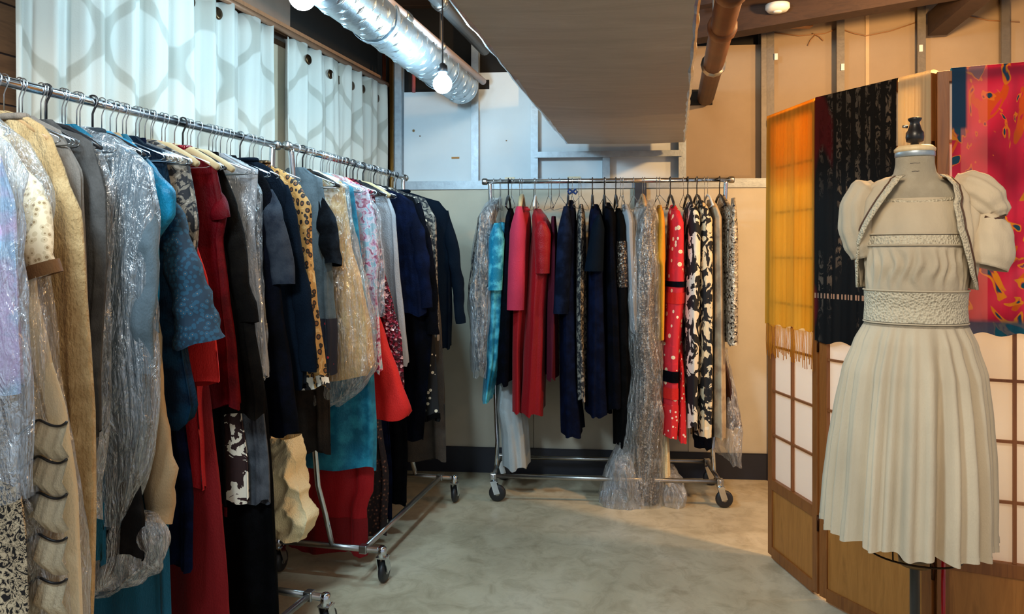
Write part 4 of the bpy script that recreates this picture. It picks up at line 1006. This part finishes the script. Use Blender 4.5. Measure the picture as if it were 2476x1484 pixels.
def scarf(name, label, i, f0, f1, zlow, zback, mat, wav=.006, nf=5, seed=0, off=.020, fringe=None, hemdrop=0, f2=None):
    a, b = H[i], H[i+1]; d = (b-a); Ln = d.length; ang = math.atan2(d.y, d.x)
    e = thing(name, label, 'scarf', (a.x, a.y, TOP), ang)
    prof = [(-off, zback-TOP if False else -(TOP-zlow))]
    path = []          # (y offset, z) from front bottom up over the rail to the back
    n1 = 46
    for k in range(n1+1): path.append((-off, -(TOP-zlow)*(1-k/n1)))
    for k in range(1, 8):
        q = PI*k/8; path.append((-off*math.cos(q), .004+.006*math.sin(q)))
    for k in range(12): path.append((off, -(zback)*k/11))
    nx = 70; vs = []; fs = []
    for j, (yy, z) in enumerate(path):
        q = max(0, -z)/(TOP-zlow)
        for k in range(nx+1):
            f = k/nx; ff1 = f1+(f2-f1)*q if f2 is not None else f1
            x = (f0+(ff1-f0)*f)*Ln
            w_ = wav*(.2+q)*(math.sin(f*nf*2*PI+seed+1.2*q)+.5*math.sin(f*nf*4.4*PI+seed*2))
            y = yy + (-abs(w_) if yy < 0 else abs(w_) if yy > 0 else 0)*(1 if abs(yy) > off*.9 else .3)
            zz = z + (hemdrop*f*q) + (.006*math.sin(f*nf*2*PI+seed)*q if yy < 0 else 0)
            vs.append((x, y, zz))
    M_ = nx+1
    for j in range(len(path)-1):
        for k in range(nx): fs.append((j*M_+k, j*M_+k+1, (j+1)*M_+k+1, (j+1)*M_+k))
    mb = MB(); mb.add(vs, fs); mb.build('scarf_cloth', mat, e, True)
    if fringe:
        mb = MB()
        for k in range(fringe[0]):
            f = (k+.5)/fringe[0]; x = (f0+((f2 or f1)-f0)*f)*Ln; z = -(TOP-zlow)
            L2 = fringe[1]*(.8+.35*random.random())
            mb.tube([(x, -off-.004, z+.005), (x+.004*math.sin(k), -off-.006, z-L2*.5), (x+.003*math.cos(k*2), -off-.004, z-L2)], .0016, 5)
        fo = mb.build('fringe', fringe[2], e, True); fo['kind'] = 'stuff'
    return e
def fy(t_):
    n = t_.noise(60, t_.map((1, 1, .3))); st = t_.wave(9, t_.map((1, 1, 0)), 1.5, 'X')
    c = t_.mix(t_.ramp(t_.noise(7, t_.map((1, 1, .1))), [(.35, (0,0,0)), (.65, (1,1,1))]), rgb(236, 170, 34), rgb(246, 196, 74))
    return c, t_.ramp(st, [(0, (.74,)*3), (1, (.86,)*3)])
m_yel = sheer('sheer_yellow', fy, .75)
def fb(t_):
    x, y, z = t_.sep()
    strp = t_.ramp(t_.wave(7.5, t_.map((1, 0, 0)), 0, 'X'), [(.35, (0,0,0)), (.6, (1,1,1))])
    det = t_.ramp(t_.noise(46, t_.map((1, 1, .55)), 4, .6, 1.5), [(.50, (0,0,0)), (.56, (1,1,1))])
    midm = t_.ramp(t_.noise(4.5, t_.map((1, 1, .5)), 2), [(.42, (0,0,0)), (.55, (1,1,1))])
    f = t_.math('MULTIPLY', t_.math('MULTIPLY', strp, det), midm)
    c = t_.mix(f, rgb(9, 8, 10), rgb(134, 124, 112))
    rd_ = t_.math('MULTIPLY', t_.ramp(t_.noise(5, t_.map((1, 1, .4)), 1), [(.52, (0,0,0)), (.56, (1,1,1))]), t_.ramp(t_.math('MULTIPLY', x, 4.2), [(.0, (1,1,1)), (.28, (1,1,1)), (.34, (0,0,0))]))
    c = t_.mix(rd_, c, rgb(96, 8, 20))
    # woven border near the lower end
    bz = t_.ramp(t_.math('ADD', z, 1.0), [(.0, (0,0,0)), (.215, (0,0,0)), (.22, (1,1,1)), (.235, (1,1,1)), (.24, (0,0,0))], True)
    chk = t_.ramp(t_.wave(20, t_.map((1, 0, 0)), 0, 'X'), [(.5, (0,0,0)), (.6, (1,1,1))])
    c = t_.mix(t_.math('MULTIPLY', bz, chk), c, rgb(190, 160, 140))
    return c, t_.math('SUBTRACT', .97, t_.math('MULTIPLY', f, .25))
m_blk = sheer('black_printed_silk', fb, .95)
def fp(t_):
    x, y, z = t_.sep()
    v = t_.map((1, 0, .7)); n1 = t_.noise(5, v, 2, .5, 2.2); n2 = t_.noise(6, t_.map((1.2, 0, .8), None, (0, .6, 0)), 2, .5, 2.6); n3 = t_.noise(5, t_.map((.8, 0, .8)), 1, .5, 1)
    c = t_.ramp(n3, [(.3, rgb(160, 22, 66)), (.5, rgb(212, 44, 92)), (.7, rgb(230, 84, 128))])
    c = t_.mix(t_.ramp(n1, [(.60, (0,0,0)), (.61, (1,1,1)), (.68, (1,1,1)), (.69, (0,0,0))], False), c, rgb(214, 110, 30))
    c = t_.mix(t_.ramp(n2, [(.60, (0,0,0)), (.62, (1,1,1))]), c, rgb(14, 84, 120))
    c = t_.mix(t_.ramp(n2, [(.565, (0,0,0)), (.575, (1,1,1)), (.60, (1,1,1)), (.61, (0,0,0))]), c, rgb(226, 160, 40))
    dots = t_.ramp(t_.voro(13, v), [(.10, (1,1,1)), (.13, (0,0,0))]); c = t_.mix(dots, c, rgb(34, 60, 96))
    strp = t_.ramp(t_.math('FRACT', t_.math('MULTIPLY', x, 5.6)), [(.38, (0,0,0)), (.40, (1,1,1)), (.80, (1,1,1)), (.82, (0,0,0))]); c = t_.mix(t_.math('MULTIPLY', strp, .35), c, rgb(246, 176, 170))
    eb = t_.ramp(t_.math('ADD', z, 1.0), [(.0, (1,1,1)), (.172, (1,1,1)), (.185, (0,0,0))]); c = t_.mix(t_.math('MULTIPLY', eb, .85), c, rgb(20, 98, 138))
    lb = t_.math('MULTIPLY', t_.ramp(t_.math('MULTIPLY', x, 4), [(.0, (1,1,1)), (.33, (1,1,1)), (.36, (0,0,0))]), t_.ramp(t_.math('ADD', z, .25), [(.0, (0,0,0)), (.05, (0,0,0)), (.06, (1,1,1))]))
    c = t_.mix(lb, c, rgb(16, 70, 112))
    return c, None
m_pnk = sheer('pink_printed_silk', fp, .93)
scarf('scarf', 'sheer golden yellow scarf draped over the left screen panel', 0, .02, .97, 1.04, .30, m_yel, .005, 4, .5, fringe=(36, .13, m_yel), hemdrop=.01)
scarf('scarf', 'black printed scarf with red and grey pattern over the screen', 1, -.02, .73, 1.01, .35, m_blk, .006, 3, 1.5, hemdrop=.02)
scarf('scarf', 'cream scarf over the screen behind the dress form neck', 1, .74, .995, 1.05, .3, sheer('sheer_cream', lambda t_: (rgb(244, 226, 184), None), .95), .004, 3, .3, .020)
scarf('scarf', 'bright pink scarf with orange, yellow and blue pattern', 2, .10, 1.0, 1.095, .4, m_pnk, .004, 4, 2.5, hemdrop=.0)

# ------------------------------------------------------------------ dress form
DX, DY, DR = 1.1046, 2.03, math.radians(-20)
linen = cloth('linen_form', rgb(160, 150, 130), rgb(170, 160, 140), .85, .1, 300, .2)
form = thing('dress_form', 'cream linen dress form on a black pole, black finial on its neck', 'dress form', (DX, DY, 0), DR)
form.scale = (.885, .90, 1)
def rings_ell(lv, n=72, fn=None):
    out = []
    for z, hw, hd, cy in lv:
        out.append([V((hw*math.cos(2*PI*k/n), cy+hd*math.sin(2*PI*k/n), z)) if fn is None else fn(z, hw, hd, cy, 2*PI*k/n) for k in range(n)])
    return out
FL = [(.96, .150, .115, .0), (1.05, .150, .120, .0), (1.12, .140, .108, .0), (1.21, .118, .086, .0), (1.30, .122, .094, -.004), (1.36, .126, .100, -.010), (1.43, .135, .092, -.004), (1.48, .152, .080, 0), (1.515, .150, .072, 0), (1.54, .118, .064, 0), (1.556, .080, .058, 0), (1.575, .060, .054, 0), (1.60, .054, .051, 0), (1.628, .054, .051, 0)]
def smooth(lv, n):
    lv2 = sorted(lv, key=lambda q: -q[0]); out = resample(lv2, n); return out
MB().loft(rings_ell(smooth(FL, 60)), cap0=True, cap1=True).build('torso', linen, form, True)
MB().lathe([(.0540, 1.620), (.0560, 1.622), (.0560, 1.632), (.0545, 1.636)], 40).build('neck_ring', metal('neck_ring', rgb(176, 190, 200), .4, 0, .6), form, True)
MB().lathe([(.053, 1.632), (.058, 1.637), (.058, 1.643), (.050, 1.650), (.028, 1.652)], 40).build('neck_cap', wood('pale_cap', rgb(214, 184, 138), rgb(228, 204, 160)), form, True)
m = MB(); m.lathe([(.012, 1.652), (.012, 1.660), (.024, 1.664), (.026, 1.676), (.025, 1.688), (.020, 1.694), (.016, 1.706), (.013, 1.716), (.018, 1.722), (.020, 1.727), (.010, 1.730)], 24); m.build('finial', blackp, form, True)
MB().tube([(-.02, 0, 1.705), (-.034, -.004, 1.706)], .004, 8).build('thumb_screw', steel, form, True)
for (a0_, z, ww) in ((-1.95, 1.600, .5), (-1.92, 1.588, .42), (-1.85, 1.578, .34), (-1.95, 1.566, .20)):
    pts = [V((.0545*math.cos(a0_+ww*q/8), .0515*math.sin(a0_+ww*q/8), z+.0006*math.sin(q*5))) for q in range(9)]
    if z < 1.58: pts = [V((p_.x*1.06, p_.y*1.06, p_.z)) for p_ in pts]
    MB().tube(pts, .0009, 5).build('printed_mark', paint('faded_print', rgb(112, 104, 96)), form, True)
MB().tube([(0, .0, .13), (0, 0, .96)], .0145, 16).build('pole', blackp, form, True)
MB().lathe([(.0175, .86), (.019, .875), (.019, .90), (.0175, .915)], 16).build('pole_collar', steel, form, True)
cage = metal('cage_wire', rgb(60, 44, 30), .5)
# wire skirt cage
for z, r in ((.60, .135), (.535, .130)):
    MB().tube([(r*math.cos(2*PI*k/40), r*.8*math.sin(2*PI*k/40), z) for k in range(41)], .0028, 6).build('cage_ring', cage, form, True)
for k in range(8):
    a = 2*PI*k/8+.2; MB().tube([(.148*math.cos(a), .112*math.sin(a), .98), (.14*math.cos(a), .112*math.sin(a), .75), (.13*math.cos(a), .104*math.sin(a), .533)], .0025, 6).build('cage_rib', cage, form, True)
MB().beam((-.13, 0, .545), (.13, 0, .545), .006, .006).build('cage_brace', cage, form)
MB().lathe([(.022, .50), (.045, .505), (.048, .53), (.022, .54)], 20).build('pole_clamp', metal('bronze_clamp', rgb(120, 96, 66), .35), form, True)
base = MB()
for k in range(4):
    a = PI/4+PI/2*k; base.tube([(0, 0, .15), (.10*math.cos(a), .10*math.sin(a), .13), (.22*math.cos(a), .22*math.sin(a), .065)], [.016, .013, .010], 10)
base.build('base_foot', blackp, form, True)
for k in range(4):
    a = PI/4+PI/2*k; MB().lathe([(.006, -.009), (.024, -.009), (.028, 0), (.024, .009), (.006, .009)], 18, (.22*math.cos(a), .22*math.sin(a), .028), 'Y').build('caster_wheel', rubber, form, True)
rp = thing('red_rod', 'thin glossy red rod standing behind the black pole under the dress', 'rod', (1.235, 2.12, 0))
MB().tube([(0, 0, 0), (0, 0, .57)], .0055, 12).build('rod_shaft', paint('glossy_red', rgb(170, 12, 20), .15), rp, True)
MB().lathe([(.009, .56), (.012, .57), (.012, .61), (.006, .62)], 14).build('rod_tip', blackp, rp, True)
MB().lathe([(.03, .0), (.03, .006), (.008, .012)], 18).build('rod_foot', blackp, rp, True)

# --- the dress
creamd = cloth('cream_dress_cotton', rgb(198, 182, 156), None, .8, .1, 240, .12)
t = NT('cream_lace_band')
vv = t.voro(150, t.map((1, 1, 1)), 'F1'); t.col(t.ramp(vv, [(.0, rgb(120, 106, 88)), (.16, rgb(176, 162, 138)), (.34, rgb(200, 188, 162))])); t.set(Roughness=.8); t.bump(vv, .8, .006)
laceb = t.m
dress = thing('dress', 'cream cotton dress with lace bands and full gathered skirt on the dress form', 'dress', (DX, DY, .58), DR)
dress.scale = (.885, .90, 1)
ZD = .58
DL = [(1.505, .112, .080, -.006), (1.47, .138, .098, -.008), (1.42, .140, .108, -.012), (1.371, .142, .117, -.016), (1.326, .142, .119, -.014), (1.258, .139, .108, -.006), (1.213, .137, .103, 0), (1.173, .140, .108, 0), (1.111, .168, .135, 0), (1.031, .192, .156, 0), (.918, .205, .169, 0), (.804, .214, .178, 0), (.66, .220, .182, 0), (.58, .223, .184, 0)]
DLs = resample(DL, 110)
def wob(t_, seed): return noise.noise(V((math.cos(t_)*3+seed, math.sin(t_)*3, seed)))
def dfn(z, hw, hd, cy, th):
    # gathers on the bodice and pleats on the skirt
    r = 1.0
    if z < 1.165:
        q = min(1, (1.165-z)/.45); A = .014+.150*q**.65
        ph = th*11+2.6*wob(th, 3)*2.2+.5*noise.noise(V((z*2.2, th, 0)))
        big = math.sin(ph); big = math.copysign(abs(big)**.7, big)
        fine = math.sin(th*34+5*wob(th, 8)+z*3)*(1-q*.8)
        r += A*big*(.70+.35*wob(th*.5, 5)) + A*.38*math.copysign(abs(math.sin(th*25+1.3*wob(th, 11)))**.7, math.sin(th*25+1.3*wob(th, 11))) + .012*fine*min(1, (1.165-z)/.03) + .018*q*math.sin(th*6+1)
    elif 1.255 < z < 1.378:
        q = math.sin(PI*(z-1.255)/.123)
        r += .045*q*math.sin(th*26+5*noise.noise(V((th*2.5, z*16, 2))))*max(0, .3+.7*-math.sin(th))+.014*q*noise.noise(V((th*9, z*40, 7)))
    dz = 0
    if z < .60: dz = .006*math.sin(th*13+1)
    return V((hw*r*math.cos(th)-.022*max(0, min(1, (1.165-z)/.55)), cy+hd*r*math.sin(th), z-ZD+dz))
def part_rings(z0, z1, grow=0, n=240):
    sel = [(z, hw+grow, hd+grow, cy) for (z, hw, hd, cy) in DLs if z1-.006 <= z <= z0+.006]
    return rings_ell(sel, n, dfn)
MB().loft(part_rings(1.52, 1.165)).build('bodice', creamd, dress, True)
sk = part_rings(1.178, .55); MB().loft(sk).build('skirt', creamd, dress, True)
MB().loft([[v*1.004 for v in r] for r in sk[-3:]]).build('hem_band', creamd, dress, True)
def bandf(z0, z1, grow, name, mat):
    lv = [l for l in resample(DL, 240) if z1 <= l[0] <= z0]
    MB().loft([[V(((hw+grow)*math.cos(a), cy+(hd+grow)*math.sin(a), z-ZD)) for a in [2*PI*k/96 for k in range(96)]] for z, hw, hd, cy in lv]).build(name, mat, dress, True)
bandf(1.256, 1.172, .005, 'waistband', laceb)
bandf(1.408, 1.380, .004, 'bust_trim', laceb)
m = MB(); loop = [V((.113*math.cos(a), -.006+.081*math.sin(a), 1.505-ZD-.012*math.sin(-a)**2*(1 if math.sin(a) < 0 else 0))) for a in [2*PI*k/60 for k in range(61)]]
m.tube(loop, .006, 8); m.build('neck_trim', laceb, dress, True)
for z, g_ in ((1.258, .007), (1.170, .004), (1.409, .005), (1.379, .005)):
    l = min(resample(DL, 240), key=lambda q: abs(q[0]-z))
    MB().tube([V(((l[1]+g_)*math.cos(a), l[3]+(l[2]+g_)*math.sin(a), z-ZD)) for a in [2*PI*k/80 for k in range(81)]], .0022, 6).build('piping', creamd, dress, True)

# --- bolero
bol = thing('bolero', 'cream short bolero with lace edging and puffed sleeves over the dress', 'bolero', (DX, DY, 1.24), DR)
bol.scale = (.885, .90, 1)
ZB = 1.24
BL = [(1.566, .072, .064, .0), (1.556, .100, .072, .0), (1.535, .138, .086, 0), (1.50, .160, .100, -.002), (1.45, .164, .112, -.008), (1.40, .160, .124, -.014), (1.35, .155, .132, -.016), (1.30, .151, .128, -.012), (1.262, .150, .120, -.004)]
def openL(z):   # angle from the front centre to the left lapel
    P = [(1.566, 44), (1.54, 36), (1.50, 42), (1.45, 56), (1.40, 74), (1.37, 86), (1.30, 100), (1.262, 106)]
    return interp(P, z)
def openR(z):
    P = [(1.566, 58), (1.54, 44), (1.485, 36), (1.42, 40), (1.36, 50), (1.30, 62), (1.262, 76)]
    return interp(P, z)
def interp(P, z):
    if z >= P[0][0]: return P[0][1]
    for (z0, v0), (z1, v1) in zip(P, P[1:]):
        if z1 <= z <= z0: return v0+(v1-v0)*(z0-z)/(z0-z1)
    return P[-1][1]
rings = []; eL = []; eR = []
for z, hw, hd, cy in resample(BL, 46):
    aL, aR = math.radians(openL(z)), math.radians(openR(z)); row = []
    # angle measured from -Y; left is negative x
    a_start, a_end = -PI/2-aL, -PI/2-(2*PI-aR)
    for k in range(121):
        a = a_start+(a_end-a_start)*k/120
        g_ = .009*math.sin(a*17+3*noise.noise(V((a*2, z*7, 0))))*min(1, (1.566-z)/.05)*.8+.010*noise.noise(V((a*4, z*14, 4)))
        hw2, hd2 = hw+g_+.004, hd+g_+.004
        row.append(V((hw2*math.cos(a), cy+hd2*math.sin(a), z-ZB)))
    for k_ in range(8):
        for idx in (k_, 120-k_):
            a = a_start+(a_end-a_start)*idx/120; sm_ = V(((hw+.006)*math.cos(a), cy+(hd+.006)*math.sin(a), z-ZB)); row[idx] = sm_.lerp(row[idx], k_/8)
    eL.append(row[0].copy()); eR.append(row[-1].copy()); rings.append(row)
MB().loft(rings, close=False).build('bolero_body', creamd, bol, True, solid=.004)
for nm, E, s_ in (('left', eL, 1), ('right', eR, -1)):
    w_ = .030
    rr = []
    for i, q in enumerate(E):
        n_ = V((q.x, q.y, 0)).normalized(); tdir = V((-n_.y, n_.x, 0))*s_
        rr.append([q+n_*(.005)-tdir*w_*f_*(-1)+n_*(.006*math.sin(f_*PI)) for f_ in (-.1, .2, .5, .8, 1.0)])
    MB().loft(rr, close=False).build('lapel_lace', laceb, bol, True, solid=.003)
    MB().tube([q+V((q.x, q.y, 0)).normalized()*.010 for q in E], .0026, 6).build('lapel_piping', paint('dark_piping', rgb(84, 56, 40)), bol, True)
def puff(path, name, mat, seed, n=56, amp=.06, folds=11, flat=1.0, up=(0, 1, 0)):
    P = []; Rr = []
    for i in range(len(path)-1):
        for k in range(5):
            f = k/5; a, b = path[i], path[i+1]; P.append(V(a[:3]).lerp(V(b[:3]), f)-V((0, 0, ZB))); ff = f*f*(3-2*f); Rr.append(a[3]*(1-ff)+b[3]*ff)
    P.append(V(path[-1][:3])-V((0, 0, ZB))); Rr.append(path[-1][3])
    rings = []
    for i, p_ in enumerate(P):
        t_ = (P[min(i+1, len(P)-1)]-P[max(i-1, 0)]).normalized(); a = V(up)-t_*V(up).dot(t_); a.normalize(); b = t_.cross(a)
        rings.append([p_+(a*math.cos(2*PI*k/n)*flat+b*math.sin(2*PI*k/n))*Rr[i]*(1+amp*math.sin(folds*2*PI*k/n+seed+i*.12)+.05*noise.noise(V((k*.3, i*.25, seed)))) for k in range(n)])
    return MB().loft(rings, cap0=True).build(name, mat, bol, True, solid=.0015)
puff([(-.112, 0, 1.548, .018), (-.135, 0, 1.525, .050), (-.157, -.005, 1.48, .056), (-.160, -.008, 1.43, .056), (-.152, -.01, 1.385, .050), (-.145, -.01, 1.345, .034)], 'sleeve', creamd, 1, folds=9, amp=.05)
puff([(.105, 0, 1.555, .020), (.132, -.003, 1.537, .048), (.160, -.01, 1.518, .056), (.188, -.02, 1.492, .054), (.208, -.025, 1.466, .040), (.213, -.028, 1.450, .026)], 'sleeve', creamd, 5, folds=10, amp=.06)
cuffm = cloth('tan_cuff', rgb(206, 174, 124), None, .75)
puff([(.204, -.022, 1.462, .022), (.196, -.026, 1.440, .048), (.192, -.03, 1.40, .061), (.188, -.034, 1.355, .064), (.180, -.036, 1.322, .056)], 'sleeve_cuff', creamd, 9, folds=5, amp=.03)
MB().tube([V((.172, -.065, 1.452-ZB)), V((.197, -.072, 1.446-ZB)), V((.222, -.062, 1.452-ZB))], .004, 6).build('sleeve_tie', paint('dark_piping', rgb(84, 56, 40)), bol, True)
